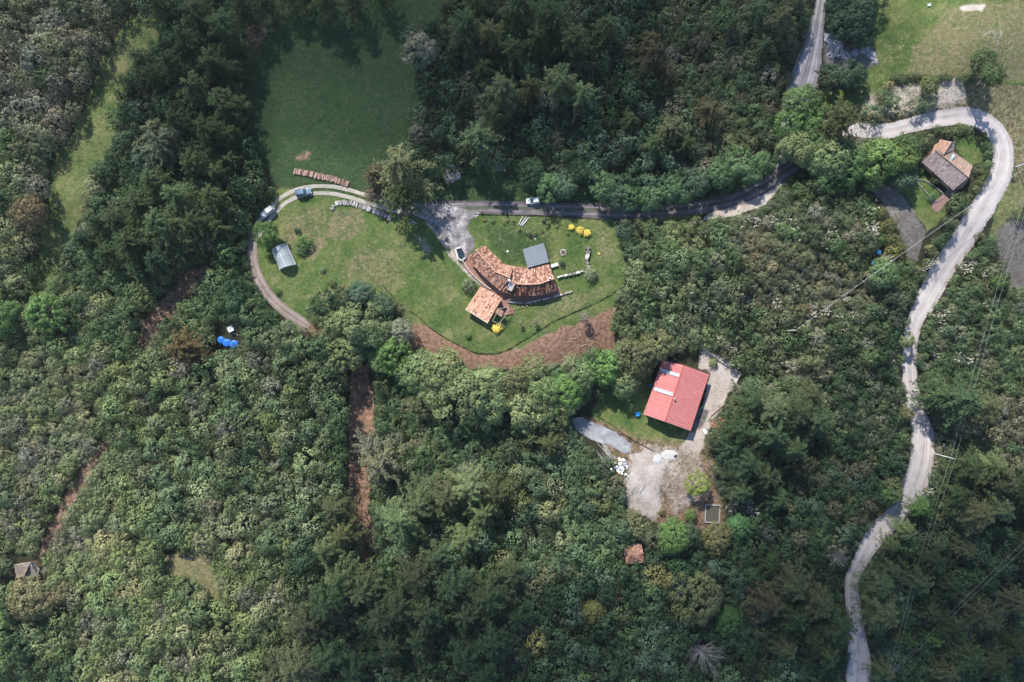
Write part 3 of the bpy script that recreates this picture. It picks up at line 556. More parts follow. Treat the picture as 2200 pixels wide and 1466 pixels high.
stand('broad', 'olive brown tree right of the vivid green one below the yard', 'broadleaf tree', None, [(1542,1158,34)], (0.075, 0.075, 0.025))
stand('broad', 'dark green rounded tree right of the olive brown one below the yard', 'broadleaf tree', None, [(1584,1128,26)], (0.045, 0.11, 0.03))
stand('broad', 'large olive crown beside the bare dead tree at bottom right', 'broadleaf tree', None, [(1515,1302,46)], T_OLI)
stand('broad', 'fresh green crown on the lower right of the large olive one', 'broadleaf tree', None, [(1562,1330,32)], T_BRI)
stand('broad', 'pale olive crown on the upper left of the large olive one', 'broadleaf tree', None, [(1455,1288,24)], T_OLI)
stand('broad', 'yellow green crown right of centre near the bottom of the photo', 'broadleaf tree', None, [(1276,1312,26)], (0.085, 0.09, 0.022))
stand('broad', 'bluish green round tree next to the long overhead wire', 'broadleaf tree', None, [(1902,588,30)], (0.046, 0.088, 0.030))
stand('broad', 'dark oval tree on the dry hill at the upper right', 'broadleaf tree', None, [(2112,126,26)], (0.035, 0.06, 0.018))
stand('broad', 'dark oval tree leaning over its long bare trunk on the hill', 'broadleaf tree', None, [], T_DARK)
stand('broad', 'round olive tree in the pale sandy ground above the road bend', 'broadleaf tree', None, [(1996,183,19)], (0.06, 0.08, 0.022))
stand('broad', 'round bush tree hanging over the pale road near its narrowest part', 'broadleaf tree', None, [(1950,736,17)], (0.05, 0.07, 0.025))
stand('broad', 'brown green round tree over the left side of the road above the upper pole', 'broadleaf tree', None, [(1947,890,18)], (0.075, 0.08, 0.028))
stand('broad', 'bright green round tree touching the road below the upper pole', 'broadleaf tree', None, [(1922,1062,20)], T_BRI)
stand('broad', 'round green tree left of the gravel corner at the right edge', 'broadleaf tree', None, [(2145,608,20)], (0.06, 0.10, 0.02))
t = put('broad', 'dark oval tree leaning over its long bare trunk on the hill', 'broadleaf tree', None, 2123, 166, 23, (0.035, 0.06, 0.018), h=12.0)
stand('broad', 'dark green broadleaf crown in the cluster where the roads meet', 'broadleaf tree', 'trees where the roads meet',
 [(1722,212,38,(0.040,0.072,0.020)),(1702,262,36),(1748,262,36),(1790,336,44,T_LIT),(1722,322,40,T_LIT),(1838,352,36),(1690,312,32,T_LIT),(1755,300,34),(1772,380,28),(1738,230,26,T_LIT),(1760,345,36,T_LIT)], (0.038, 0.085, 0.02))
stand('cone', 'dark drooping conifer in the cluster where the roads meet', 'conifer', None, [(1802,262,42)], (0.045, 0.055, 0.018))
stand('broad', 'yellow green broadleaf crown left of the grey tiled cottage', 'broadleaf tree', 'trees left of the grey tiled cottage', [(1902,332,40),(1938,350,36),(1958,318,26,T_MID),(1870,338,32),(1878,382,24,T_MID),(1945,385,26,T_BLU)], (0.055, 0.095, 0.018))
stand('broad', 'dark tree right of the grey side road below the rocks', 'broadleaf tree', 'dark trees below the rocks', [(1812,170,32),(1788,158,20),(1842,158,22),(1830,186,20)], (0.028, 0.055, 0.026))
stand('broad', 'dark tree at the top edge right of the grey side road', 'broadleaf tree', 'dark trees right of the side road', [(1808,42,27),(1842,66,26),(1852,28,32),(1802,10,26),(1875,6,24)], (0.026, 0.052, 0.028))
stand('broad', 'light green broadleaf crown between the dirt track end and the brown bank', 'broadleaf tree', 'trees below the dirt track end',
 [(762,702,46,T_LIT),(802,722,40,T_LIT),(836,752,38,T_BRI),(722,692,30),(690,662,28,T_DARK),(772,632,26,T_BLU),(736,654,26,T_DARK),(812,772,30),(750,745,34,T_LIT),(855,712,26,T_GRY),(820,660,24,T_BLU)], T_LIT)
stand('broad', 'light green broadleaf crown in the row under the brown earth bank', 'broadleaf tree', 'trees under the brown bank',
 [(900,802,42),(952,802,46,T_LIT),(1002,842,54,T_LIT),(932,852,40),(1062,872,44,T_LIT),(1122,886,46,T_LIT),(1162,842,40),(1212,832,38,T_BRI),(1252,802,36),(1302,792,38,T_BRI),(1342,822,32),(1366,762,40,T_OLI),(1412,742,36,T_OLI),(1332,776,32),(1216,862,30),(1042,812,34),(1102,822,36,T_OLI),(1150,800,28),(880,775,26,T_BRI),(1170,890,34),(1000,905,16,T_BRI),(1060,830,34),(905,860,30,T_OLI),(1360,795,26,T_BRI),(1390,770,24)], T_LIT)
stand('broad', 'dark broadleaf crown along the upper side of the driveway', 'broadleaf tree', 'trees along the driveway',
 [(1152,366,28,T_DARK),(1180,392,28),(1212,402,28,T_BLU),(1302,402,30),(1322,420,26,T_BLU),(1352,412,24),(1402,420,26),(1446,410,28),(1502,392,32,T_BLU),(1546,376,30),(1590,362,28),(1612,382,24),(1470,420,22),(1250,372,26,T_DARK),(1640,350,24)], (0.040, 0.085, 0.030))
stand('broad', 'silvery leafed tree at the right rim of the shaded meadow', 'broadleaf tree', None, [(908,98,36)], T_GRY)
stand('broad', 'silver grey little tree on the grass above the driveway', 'broadleaf tree', None, [(975,378,17)], (0.20, 0.21, 0.20))
stand('dead', 'bare grey dead tree near the bottom edge with a wide twiggy crown', 'dead tree', None, [(1512,1412,46)], T_GRY)
stand('dead', 'small bare grey tree between the yard and the olive crowns', 'dead tree', None, [(1532,1236,24)], T_GRY)
stand('dead', 'bare white branched tree left of the narrowest lower road', 'dead tree', None, [(1806,1204,30)], T_GRY)
stand('dead', 'pale dead conifer leaning in the bottom left of the grove', 'dead tree', None, [(708,1316,34)], T_GRY)
stand('dead', 'bleached fallen branches in the lit thicket at the lower left', 'dead tree', None, [(345,1325,24)], T_GRY)
stand('dead', 'white dead branches in the bushes left of the upper barn yard', 'dead tree', None, [(1720,812,16)], T_GRY)

# ------------------------------------------------------------------ shrubs: the largest as things, the countless rest as one thicket
REG = [  # photo centre x, y, spread, list of (tint with the area's light and shade in it, weight), crown radius range in metres, place phrase
 (110,130,170, [(T_GRY,3),((0.075,0.088,0.045),4),(T_DARK,2),((0.085,0.082,0.06),1)], (1.3,2.8), 'in the greyish thicket left of the narrow grass strip'),
 (60,420,130, [((0.095,0.115,0.055),4),(T_GRY,1.5),(T_MID,3)], (1.2,2.4), 'beside the lower end of the narrow grass strip'),
 (420,200,170, [(T_DARK,5),(T_BLU,2),(T_MID,1)], (1.4,2.6), 'under the conifers between the strip and meadow'),
 (300,640,170, [((0.05,0.085,0.032),4),(T_MID,3),(T_GRY,1),((0.09,0.12,0.045),2)], (1.2,2.3), 'on the slope left of the blue tanks'),
 (500,620,90, [((0.038,0.075,0.026),4),(T_MID,2)], (1.2,2.2), 'between the brown scar and dirt track'),
 (120,1000,200, [((0.085,0.115,0.048),4),(T_LIT,2),((0.105,0.115,0.06),2),(T_GRY,0.8)], (1.0,2.0), 'in the sunny thicket at the left edge'),
 (430,940,230, [((0.065,0.10,0.042),5),(T_LIT,3),((0.095,0.125,0.06),3),(T_GRY,1),(T_DARK,0.8)], (1.4,2.7), 'on the sunlit slope left of the landslide scar'),
 (380,1320,230, [((0.085,0.12,0.04),5),(T_LIT,3),((0.12,0.13,0.06),2),(T_GRY,0.8)], (1.3,2.5), 'in the sunlit thicket around the small glade'),
 (70,1400,120, [(T_DARK,3),(T_MID,2),(T_LIT,1)], (1.4,2.6), 'in the shadowed bottom left corner'),
 (870,960,120, [((0.04,0.075,0.03),4),(T_MID,2),(T_GRY,.5)], (1.2,2.2), 'in the shaded hollow below the light green row of trees'),
 (900,1330,230, [(T_DARK,4),(T_BLU,2),(T_MID,2)], (1.3,2.6), 'under the tall conifers at the bottom centre'),
 (1200,1120,200, [((0.045,0.078,0.035),5),(T_MID,3),((0.085,0.10,0.045),2),(T_YEL,0.5)], (1.3,2.5), 'on the slope left of the barn yard'),
 (1280,1360,200, [(T_DARK,4),(T_BLU,3),(T_MID,2),((0.10,0.10,0.03),0.7),(T_GRY,0.5)], (1.4,2.7), 'in the dark wood at the bottom right of centre'),
 (1200,250,260, [(T_DARK,5),(T_BLU,2),((0.035,0.06,0.035),3),((0.07,0.075,0.05),0.8)], (1.4,2.7), 'in the dark forest above the driveway'),
 (1560,160,150, [(T_MID,3),((0.06,0.075,0.035),4),((0.07,0.07,0.04),1),(T_GRY,0.5)], (1.1,2.1), 'in the thicket left of the grey side road'),
 (1450,600,150, [((0.07,0.105,0.045),5),(T_MID,3),((0.095,0.115,0.06),3)], (1.2,2.1), 'on the green slope right of the lawn'),
 (1450,500,90, [((0.055,0.085,0.03),4),(T_LIT,2),(T_DARK,1)], (1.1,1.9), 'just below the driveway bend'),
 (1700,620,130, [((0.098,0.105,0.055),5),((0.070,0.088,0.045),4),((0.125,0.118,0.065),1.5),(T_GRY,1.6),((0.09,0.08,0.045),1)], (0.6,1.3), 'on the yellowish scrub hill around the end of the wire'),
 (1770,480,110, [((0.045,0.065,0.03),5),(T_MID,2),(T_GRY,0.5)], (1.0,1.8), 'between the driveway and the gravel side yard'),
 (1650,740,120, [((0.06,0.075,0.035),4),(T_MID,3),(T_GRY,0.8)], (1.0,2.0), 'above the conifers of the barn'),
 (1850,820,130, [((0.04,0.06,0.03),5),(T_MID,2),(T_GRY,0.6),(T_DARK,2)], (1.0,2.0), 'close to the left side of the pale road'),
 (1750,1120,140, [((0.055,0.062,0.032),4),(T_DARK,4),(T_BLU,1)], (1.0,2.0), 'in the brownish thicket inside the lower road curve'),
 (1600,1200,120, [(T_DARK,4),(T_BLU,2),((0.05,0.06,0.045),2)], (1.3,2.3), 'in the dark wood below the bare yard'),
 (1930,480,80, [((0.075,0.085,0.025),4),(T_MID,3)], (1.0,1.7), 'around the gravel side yard'),
 (2080,560,100, [((0.05,0.075,0.03),4),(T_MID,3),((0.07,0.08,0.04),2)], (1.0,1.8), 'right of the upper pale road'),
 (2080,760,110, [((0.05,0.08,0.035),4),(T_MID,3),((0.09,0.10,0.06),1.5)], (1.0,1.8), 'right of the middle of the pale road'),
 (2130,950,110, [((0.075,0.08,0.05),4),(T_MID,2),(T_GRY,1)], (1.0,1.9), 'on the greyish slope at the right edge'),
 (2080,1250,190, [(T_DARK,5),(T_BLU,3),(T_MID,1)], (1.2,2.4), 'on the dark slope at the lower right'),
 (2050,330,70, [((0.05,0.07,0.022),4),(T_MID,3)], (0.9,1.5), 'in the hedge around the grey tiled cottage'),
 (1960,230,60, [((0.04,0.075,0.025),4)], (0.9,1.6), 'on the grass above the road bend'),
]
RC = np.array([[a[0], a[1], a[2]] for a in REG], float)
def region(px, py):
    return int(np.argmin(np.hypot(RC[:, 0] - px, RC[:, 1] - py) / RC[:, 2]))
NC = 120000
cpx = rng.uniform(-110, 2310, NC); cpy = rng.uniform(-110, 1576, NC)
jx = cpx + 90 * (fbm(cpx / 90, cpy / 90, 71) - 0.5); jy = cpy + 90 * (fbm(cpx / 90, cpy / 90, 72) - 0.5)
mass = fbm(cpx / 60, cpy / 60, 55, 3)
DD = np.hypot(RC[:, 0][None] - jx[:, None], RC[:, 1][None] - jy[:, None]) / RC[:, 2][None]; creg = DD.argmin(1)
lo = np.array([a[4][0] for a in REG]); hi = np.array([a[4][1] for a in REG])
crad = (lo[creg] + (hi[creg] - lo[creg]) * rng.uniform(0, 1, NC) ** 1.4) * 1.45
crad = np.where((roaddist(cpx, cpy) < 28) | (seg_dist(TRACKS, cpx, cpy, False) < 42), np.minimum(crad, 1.5), crad)
BUILD = [[(985,520),(1050,515),(1100,560),(1200,515),(1215,640),(1110,665),(1050,710),(995,680)], [(1370,760),(1540,790),(1495,940),(1370,905)], [(1975,340),(2015,290),(2050,295),(2100,350),(2090,400),(2050,420)], [(580,530),(620,520),(645,570),(600,585)], [(1338,1170),(1380,1165),(1390,1212),(1345,1214)], [(460,695),(520,695),(520,755),(460,750)], [(20,1195),(95,1195),(100,1250),(20,1252)], [(1868,482),(1882,482),(1882,500),(1868,500)],[(1870,530),(1898,530),(1895,578),(1868,575)], [(1318,1280),(1338,1280),(1338,1297),(1318,1297)]]
cod = opendist(cpx, cpy)
for q in BUILD: cod = np.minimum(cod, sdist(q, cpx, cpy))
ok = cod > np.minimum(crad / S * 0.62, 13)
cpx, cpy, creg, crad, mass = cpx[ok], cpy[ok], creg[ok], crad[ok], mass[ok]
cx, cy, cz = P(cpx, cpy, 1.2)
cell = {}; CS = 3.0; acc = []
for x, y, r in occupied:
    for a in range(int((x - r) // CS), int((x + r) // CS) + 1):
        for b in range(int((y - r) // CS), int((y + r) // CS) + 1): cell.setdefault((a, b), []).append((x, y, r * 0.45))
order = np.argsort(-crad * rng.uniform(0.55, 1.0, len(crad)))
for i in order:
    x, y, r = float(cx[i]), float(cy[i]), float(crad[i]); a, b = int(x // CS), int(y // CS); bad = False
    for da in (-1, 0, 1):
        for db in (-1, 0, 1):
            for (u, v, q) in cell.get((a + da, b + db), ()):
                if (x - u) ** 2 + (y - v) ** 2 < ((r + q) * 0.64) ** 2: bad = True; break
            if bad: break
        if bad: break
    if not bad: cell.setdefault((a, b), []).append((x, y, r)); acc.append(i)
acc = np.array(acc); print('shrubs', len(acc))
inview = (cpx[acc] > 10) & (cpx[acc] < 2190) & (cpy[acc] > 10) & (cpy[acc] < 1456)
free = np.array([min([9] + [math.hypot(cx[i] - u, cy[i] - v) - q * 1.0 for u, v, q in occupied if abs(cx[i] - u) < 12 and abs(cy[i] - v) < 12]) > 0 for i in acc])
rank = np.argsort(-np.where(inview & free, crad[acc], 0))
big = set(acc[rank[:290]].tolist()); rest = [i for i in acc if i not in big]
def pick_tint(g):
    ts = REG[g][3]; k = random.random() * sum(t[1] for t in ts)
    for t, wt in ts:
        k -= wt
        if k <= 0: break
    b = random.uniform(.8, 1.2); return [t[0] * b * random.uniform(.92, 1.08), t[1] * b, t[2] * b * random.uniform(.85, 1.15)]
def tone_word(t):
    if t[0] > t[1] * 1.02: return 'brownish'
    if t[2] > t[1] * 0.62: return 'grey green'
    if t[1] < 0.066: return 'dark green'
    if t[0] > t[1] * 0.78: return 'olive'
    return 'mid green'
shl = {}
for i in sorted(big):
    g = int(creg[i]); t = pick_tint(g); k = random.randrange(14); r = float(crad[i])
    o = bpy.data.objects.new('shrub', (SHRUBS + TALLSH)[k]); COL.objects.link(o)
    o.location = (cx[i], cy[i], float(hz(cx[i], cy[i])) - 0.15); o.rotation_euler = (0, 0, random.uniform(0, 6.28)); hh = r * random.uniform(1.2, 1.9)
    o.scale = (r, r * random.uniform(.85, 1.1), hh); o['tint'] = t
    shl.setdefault((tone_word(t), 0 if cpy[i] < REG[g][1] - REG[g][2] * .3 else (1 if cpy[i] < REG[g][1] + REG[g][2] * .3 else 2), g), []).append((cpx[i], o))
for (tw, vt, g), lst_ in shl.items():
    lst_.sort(key=lambda q: q[0])
    for k, (_, o) in enumerate(lst_):
        ords = '' if len(lst_) == 1 else ', ' + (ORD[k] if k < 26 else 'further right') + ' from left' * (k < 26); vs = ', ' + ('upper', 'middle', 'lower')[vt] + ' part,'
        lab = '%s shrub%s%s %s' % (tw, ords, vs, REG[g][5])
        if len(lab.split()) > 16: lab = lab.replace('in the ', '').replace('of the ', 'of ')
        tag(o, lab, 'shrub', 'shrubs ' + REG[g][5])
# the rest of the shrub cover: one object, geometry nodes put a shrub mesh on each point
def scatter(name, pos, rot, scl, tint, idx, protos, kind='stuff'):
    n = len(pos); me = bpy.data.meshes.new(name); me.vertices.add(n); me.vertices.foreach_set('co', np.asarray(pos, np.float32).ravel())
    for nm, typ, dat, key in (('rot', 'FLOAT_VECTOR', rot, 'vector'), ('scl', 'FLOAT_VECTOR', scl, 'vector'), ('tint', 'FLOAT_COLOR', tint, 'color')):
        me.attributes.new(nm, typ, 'POINT').data.foreach_set(key, np.asarray(dat, np.float32).ravel())
    me.attributes.new('idx', 'INT', 'POINT').data.foreach_set('value', np.asarray(idx, np.int32))
    o = bpy.data.objects.new(name, me); COL.objects.link(o); tag(o, kind=kind)
    ng = bpy.data.node_groups.new(name, 'GeometryNodeTree')
    ng.interface.new_socket('Geometry', in_out='INPUT', socket_type='NodeSocketGeometry'); ng.interface.new_socket('Geometry', in_out='OUTPUT', socket_type='NodeSocketGeometry')
    N = ng.nodes; gi = N.new('NodeGroupInput'); go = N.new('NodeGroupOutput'); ip = N.new('GeometryNodeInstanceOnPoints'); jn = N.new('GeometryNodeJoinGeometry')
    for p in reversed(protos):
        po = bpy.data.objects.new(name, p); oi = N.new('GeometryNodeObjectInfo'); oi.inputs['Object'].default_value = po
        g2 = N.new('GeometryNodeGeometryToInstance'); ng.links.new(oi.outputs['Geometry'], g2.inputs[0]); ng.links.new(g2.outputs[0], jn.inputs[0])
    def na(nm, typ):
        a = N.new('GeometryNodeInputNamedAttribute'); a.data_type = typ; a.inputs['Name'].default_value = nm; return a.outputs['Attribute']
    ng.links.new(gi.outputs[0], ip.inputs['Points']); ng.links.new(jn.outputs[0], ip.inputs['Instance']); ip.inputs['Pick Instance'].default_value = True
    ng.links.new(na('idx', 'INT'), ip.inputs['Instance Index']); ng.links.new(na('rot', 'FLOAT_VECTOR'), ip.inputs['Rotation']); ng.links.new(na('scl', 'FLOAT_VECTOR'), ip.inputs['Scale'])
    ng.links.new(ip.outputs[0], go.inputs[0]); md = o.modifiers.new('scatter', 'NODES'); md.node_group = ng; return o
rest = np.array(rest); nr = len(rest); rr = crad[rest]
tt = np.array([pick_tint(int(g)) + [1] for g in creg[rest]])
scatter('shrub_thicket', np.stack([cx[rest], cy[rest], hz(cx[rest], cy[rest]) - 0.15], 1), np.stack([rng.normal(0, .12, nr), rng.normal(0, .12, nr), rng.uniform(0, 6.28, nr)], 1),
        np.stack([rr * 1.05, rr * rng.uniform(.9, 1.15, nr), rr * rng.uniform(.8, 1.3, nr) * (0.55 + 1.5 * mass[rest])], 1), tt, rng.integers(0, 14, nr), SHRUBS + TALLSH)
# low ground cover filling the gaps of the woods
NU = 10000; ux = rng.uniform(-90, 2290, NU); uy = rng.uniform(-90, 1556, NU); uo = opendist(ux, uy)
for q in BUILD: uo = np.minimum(uo, sdist(q, ux, uy))
for q in (SLIDE1, SLIDE2, SLIDE3): uo = np.where((sdist(q, ux, uy) < 0) & (rng.uniform(0, 1, NU) < .45), 5, uo)
k = (uo > 1.5) & ((sdist(BANKSOIL, ux, uy) > 0) | (rng.uniform(0, 1, NU) < .3)); ux, uy, uo = ux[k], uy[k], uo[k]; x, y, z = P(ux, uy); nu = len(x); ur = np.where(uo < 14, rng.uniform(.3, .75, nu), rng.uniform(.6, 1.2, nu))
ug = (np.hypot(RC[:, 0][None] - ux[:, None], RC[:, 1][None] - uy[:, None]) / RC[:, 2][None]).argmin(1)
scatter('undergrowth', np.stack([x, y, hz(x, y) - .1], 1), np.stack([x * 0, x * 0, rng.uniform(0, 6.28, nu)], 1), np.stack([ur, ur, ur * rng.uniform(.5, 1.1, nu)], 1),
        np.array([[c * 0.85 for c in pick_tint(int(g))] + [1] for g in ug]), rng.integers(0, 4, nu), SHRUBS[:4])

def tuft(seed):
    g = np.random.default_rng(seed); n = 16; a = g.uniform(0, 6.28, n); d = g.uniform(0, .35, n); C = np.stack([d * np.cos(a), d * np.sin(a), np.full(n, .10)], 1)
    return leaf_mesh('grass_tuft', C, np.stack([np.cos(a) * .8, np.sin(a) * .8, np.ones(n) * .9], 1) + g.normal(size=(n, 3)) * .25, g.uniform(.12, .22, n), LEAF, g.normal(.45, .15, n), .32, np.stack([np.cos(a), np.sin(a), np.ones(n) * .8], 1))
TUFTS = [tuft(k) for k in range(4)]
NG = 90000; ux = np.concatenate([rng.uniform(520, 1350, NG // 2), rng.uniform(0, 2250, NG // 2)]); uy = np.concatenate([rng.uniform(0, 790, NG // 2), rng.uniform(0, 1330, NG // 2)])
ingr = np.zeros(NG, bool); dens = fbm(ux / 14, uy / 14, 91)
for q_ in (LAWN, STRIP, MEADOW, YARD, HILL, GARDEN2, GLADE, PATCH_B): ingr |= inside(q_, ux, uy)
ingr &= (roaddist(ux, uy) > 3) & (sdist(BANKSOIL, ux, uy) > 3) & (sdist(APRON, ux, uy) > 2) & (dens > .5) & (rng.uniform(0, 1, NG) < .55)
for q_ in BUILD: ingr &= ~inside(q_, ux, uy)
ingr &= seg_dist(TRACKS, ux, uy, False) > 12
ux, uy = ux[ingr], uy[ingr]; x, y, z = P(ux, uy); nu = len(x); z = hz(x, y); sc_ = rng.uniform(.5, 1.1, nu)
mm = inside(MEADOW, ux, uy); hl = inside(HILL, ux, uy); v_ = rng.uniform(0, 1, nu)[:, None]
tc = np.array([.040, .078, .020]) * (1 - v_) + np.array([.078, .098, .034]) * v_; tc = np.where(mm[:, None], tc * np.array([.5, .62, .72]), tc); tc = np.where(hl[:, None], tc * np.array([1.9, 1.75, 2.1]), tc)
scatter('grass', np.stack([x, y, z], 1), np.stack([x * 0, x * 0, rng.uniform(0, 6.28, nu)], 1), np.stack([sc_ * 1.25, sc_ * 1.25, sc_ * .4], 1), np.concatenate([tc, np.ones((nu, 1))], 1), rng.integers(0, 4, nu), TUFTS)

# ------------------------------------------------------------------ buildings
def tile_mat(name, stops, moss=0.0, rough=0.85):
    m = NT(name); r = m.attr('rnd'); n = m.noise(6.0, 4, 0.7); n2 = m.noise(0.5, 4, 0.6)
    v = m.math('ADD', m.math('MULTIPLY', r, 0.72), m.math('ADD', m.math('MULTIPLY', n, 0.16), m.math('MULTIPLY', n2, 0.22)))
    m.col(m.ramp(v, stops)); m.b.inputs['Roughness'].default_value = rough; return m.m
TILE_DARK = tile_mat('old_clay_tile', [(0.25, (0.11, 0.060, 0.052)), (0.42, (0.20, 0.100, 0.075)), (0.56, (0.32, 0.165, 0.115)), (0.70, (0.50, 0.29, 0.20)), (0.9, (0.64, 0.43, 0.33))])
TILE_MIX = tile_mat('mixed_clay_tile', [(0.2, (0.12, 0.060, 0.050)), (0.38, (0.23, 0.115, 0.085)), (0.55, (0.38, 0.20, 0.140)), (0.75, (0.52, 0.31, 0.22)), (0.9, (0.64, 0.46, 0.36))])
TILE_MAROON = tile_mat('maroon_clay_tile', [(0.25, (0.050, 0.024, 0.024)), (0.52, (0.095, 0.042, 0.038)), (0.60, (0.16, 0.065, 0.050)), (0.68, (0.46, 0.22, 0.13)), (0.9, (0.60, 0.36, 0.24))])
TILE_LIGHT = tile_mat('light_clay_tile', [(0.2, (0.17, 0.07, 0.055)), (0.34, (0.50, 0.26, 0.17)), (0.6, (0.62, 0.36, 0.25)), (0.9, (0.78, 0.56, 0.42))])
TILE_GREY = tile_mat('weathered_grey_tile', [(0.2, (0.14, 0.115, 0.115)), (0.5, (0.26, 0.215, 0.21)), (0.75, (0.36, 0.29, 0.275)), (0.9, (0.44, 0.31, 0.25))])
TILE_ORANGE = tile_mat('orange_tile', [(0.2, (0.22, 0.13, 0.095)), (0.5, (0.34, 0.20, 0.145)), (0.8, (0.46, 0.30, 0.23))])
TILE_TAN = tile_mat('grey_and_orange_tile', [(0.2, (0.15, 0.12, 0.11)), (0.5, (0.27, 0.21, 0.185)), (0.68, (0.36, 0.25, 0.20)), (0.85, (0.55, 0.30, 0.18))])
RED = tile_mat('faded_red_sheet', [(.15, (.30, .085, .080)), (.42, (.41, .125, .118)), (.6, (.48, .165, .155)), (.9, (.58, .27, .25))], rough=.6); RIDGE = plain('pale_ridge_mortar', (0.56, 0.34, 0.25), 0.9)
RIDGE_RED = plain('red_ridge_cap', (0.62, 0.16, 0.14), 0.5, var=0.1)
WHITE = plain('white_plaster', (0.72, 0.70, 0.66), 0.9, var=0.08); ADOBE = plain('adobe_wall', (0.38, 0.24, 0.17), 0.95); WOOD = plain('brown_wood', (0.19, 0.11, 0.065), 0.8)
STONE = plain('grey_stone', (0.36, 0.34, 0.32), 0.95, var=0.35, scale=2.0); CONC = plain('concrete', (0.46, 0.44, 0.42), 0.9, var=0.15); BRICK = plain('brick_paving', (0.22, 0.135, 0.115), 0.9, var=0.3, scale=4)
GLASS = plain('window_glass', (0.05, 0.07, 0.08), 0.15, var=0.1, spec=0.6); SHEET = None
m = NT('grey_roof_sheet'); ob = m.obj(); m.col(m.mix(m.noise(0.7, 4, 0.6, ob), (0.13, 0.15, 0.175), (0.21, 0.23, 0.26))); m.b.inputs['Roughness'].default_value = 0.5; SHEET = m.m
TRANS = plain('translucent_sheet', (0.50, 0.56, 0.58), 0.4, var=0.15, scale=2); METAL = plain('grey_metal', (0.42, 0.43, 0.45), 0.45, 0.5, var=0.1)
def tiled(mb, A, B, C, D, tw=0.44, tl=0.62, arch=0.09, thick=0.10):
    """rows of barrel tiles over the quad A-B (eave) to D-C (ridge)"""
    A, B, C, D = map(Vector, (A, B, C, D)); wide = max((B - A).length, (C - D).length); high = max((D - A).length, (C - B).length)
    nu = max(2, round(wide / tw)); nv = max(2, round(high / tl)); n0 = (B - A).cross(D - A).normalized()
    if n0.z < 0: n0 = -n0
    f = lambda u, v: (A * (1 - u) + B * u) * (1 - v) + (D * (1 - u) + C * u) * v
    lo_, hi_ = -n0 * thick, Vector((0, 0, 0))
    for i in range(nu):
        streak = random.gauss(0, 0.10)
        for j in range(nv):
            u0, u1 = i / nu, (i + 1) / nu; v0, v1 = j / nv, min(1, (j + 1.12) / nv); r = min(1, max(0, random.gauss(0.5, 0.2) + streak)); n = len(mb.v)
            for v, lift in ((v0, 0.045), (v1, 0.0)):
                for k, h in ((0, 0.0), (0.22, 0.75), (0.5, 1.0), (0.78, 0.75), (0.94, 0.0)):
                    mb.v.append(tuple(f(u0 + (u1 - u0) * k, v) + n0 * (h * arch + lift)))
            for k in range(4): mb.f.append((n + k, n + k + 1, n + 6 + k, n + 5 + k)); mb.r.append(r if k < 3 else r * .5)
    n = len(mb.v); P4 = [f(0, 0), f(1, 0), f(1, 1), f(0, 1)]       # deck under the tiles
    mb.v.extend([tuple(p + lo_) for p in P4] + [tuple(p) for p in P4])
    for q in ((3, 2, 1, 0), (4, 5, 6, 7), (0, 1, 5, 4), (1, 2, 6, 5), (2, 3, 7, 6), (3, 0, 4, 7)): mb.f.append(tuple(n + k for k in q)); mb.r.append(0.15)
def corrug(mb, A, B, C, D, pitch=0.3, amp=0.05, thick=0.04, rows=1):
    A, B, C, D = map(Vector, (A, B, C, D)); n0 = (B - A).cross(D - A).normalized(); n0 = n0 if n0.z > 0 else -n0
    nu = max(4, round((B - A).length / pitch)) * 4; ph = (0, 1, 1, 0)
    for j in range(rows):
        v0, v1 = j / rows, (j + 1) / rows
        f = lambda u, v: (A * (1 - u) + B * u) * (1 - v) + (D * (1 - u) + C * u) * v
        r0 = [f(i / nu, v0) + n0 * (ph[i % 4] * amp + (0.03 if rows > 1 else 0)) for i in range(nu + 1)]; r1 = [f(i / nu, v1) + n0 * (ph[i % 4] * amp) for i in range(nu + 1)]
        mb.grid([r0, r1], 0.5); mb.r[-nu:] = [min(1, max(0, .5 + random.gauss(0, .10) + (.22 if (i_ // 4) % 2 else -.10))) for i_ in range(nu)]; mb.grid([[p - n0 * (amp + thick) for p in r0], [p - n0 * (amp + thick) for p in r1]], 0.3)
def inset(poly, d):
    n = len(poly); out = []; area = sum(poly[i][0] * poly[(i + 1) % n][1] - poly[(i + 1) % n][0] * poly[i][1] for i in range(n)); sg = 1 if area > 0 else -1
    for i in range(n):
        p0, p1, p2 = (Vector(poly[(i + k) % n][:2]) for k in (-1, 0, 1)); a = (p1 - p0).normalized(); b = (p2 - p1).normalized()
        na = Vector((-a.y, a.x)) * sg; nb = Vector((-b.y, b.x)) * sg; m_ = (na + nb); m_ = m_ / max(0.35, m_.dot(na)); out.append(p1 + m_ * d)
    return out if sg > 0 else out[::-1]
def opening(parent, a, b, t, z0, w_, h_, kind='window', out=0.03):
    a, b = Vector(a[:2]), Vector(b[:2]); d = (b - a).normalized(); nrm = Vector((d.y, -d.x)); c = a + (b - a) * t + nrm * out; rz = math.atan2(d.y, d.x)
    fr = MB(); 
    for s_ in (-1, 1): fr.box((c.x + d.x * s_ * w_ / 2, c.y + d.y * s_ * w_ / 2, z0 + h_ / 2), (0.08, 0.10, h_), rz)
    fr.box((c.x, c.y, z0 + h_ + .04), (w_ + .08, 0.10, 0.08), rz); fr.box((c.x, c.y, z0 - .04), (w_ + .16, 0.16, 0.08), rz)
    g = MB(); g.box((c.x, c.y, z0 + h_ / 2), (w_ - .08, 0.05, h_), rz)
    if kind == 'window': o = fr.build('window', WOOD, parent); g.build('pane', GLASS, o)
    else: o = g.build('door', WOOD, parent); fr.build('door_frame', WHITE, o); k = MB(); k.box((c.x + d.x * w_ * .33 + nrm.x * .05, c.y + d.y * w_ * .33 + nrm.y * .05, z0 + h_ * .48), (.12, .05, .04), rz); k.build('handle', METAL, o)
    return o
def gz(px, py): x, y, z = P(px, py); return float(z)

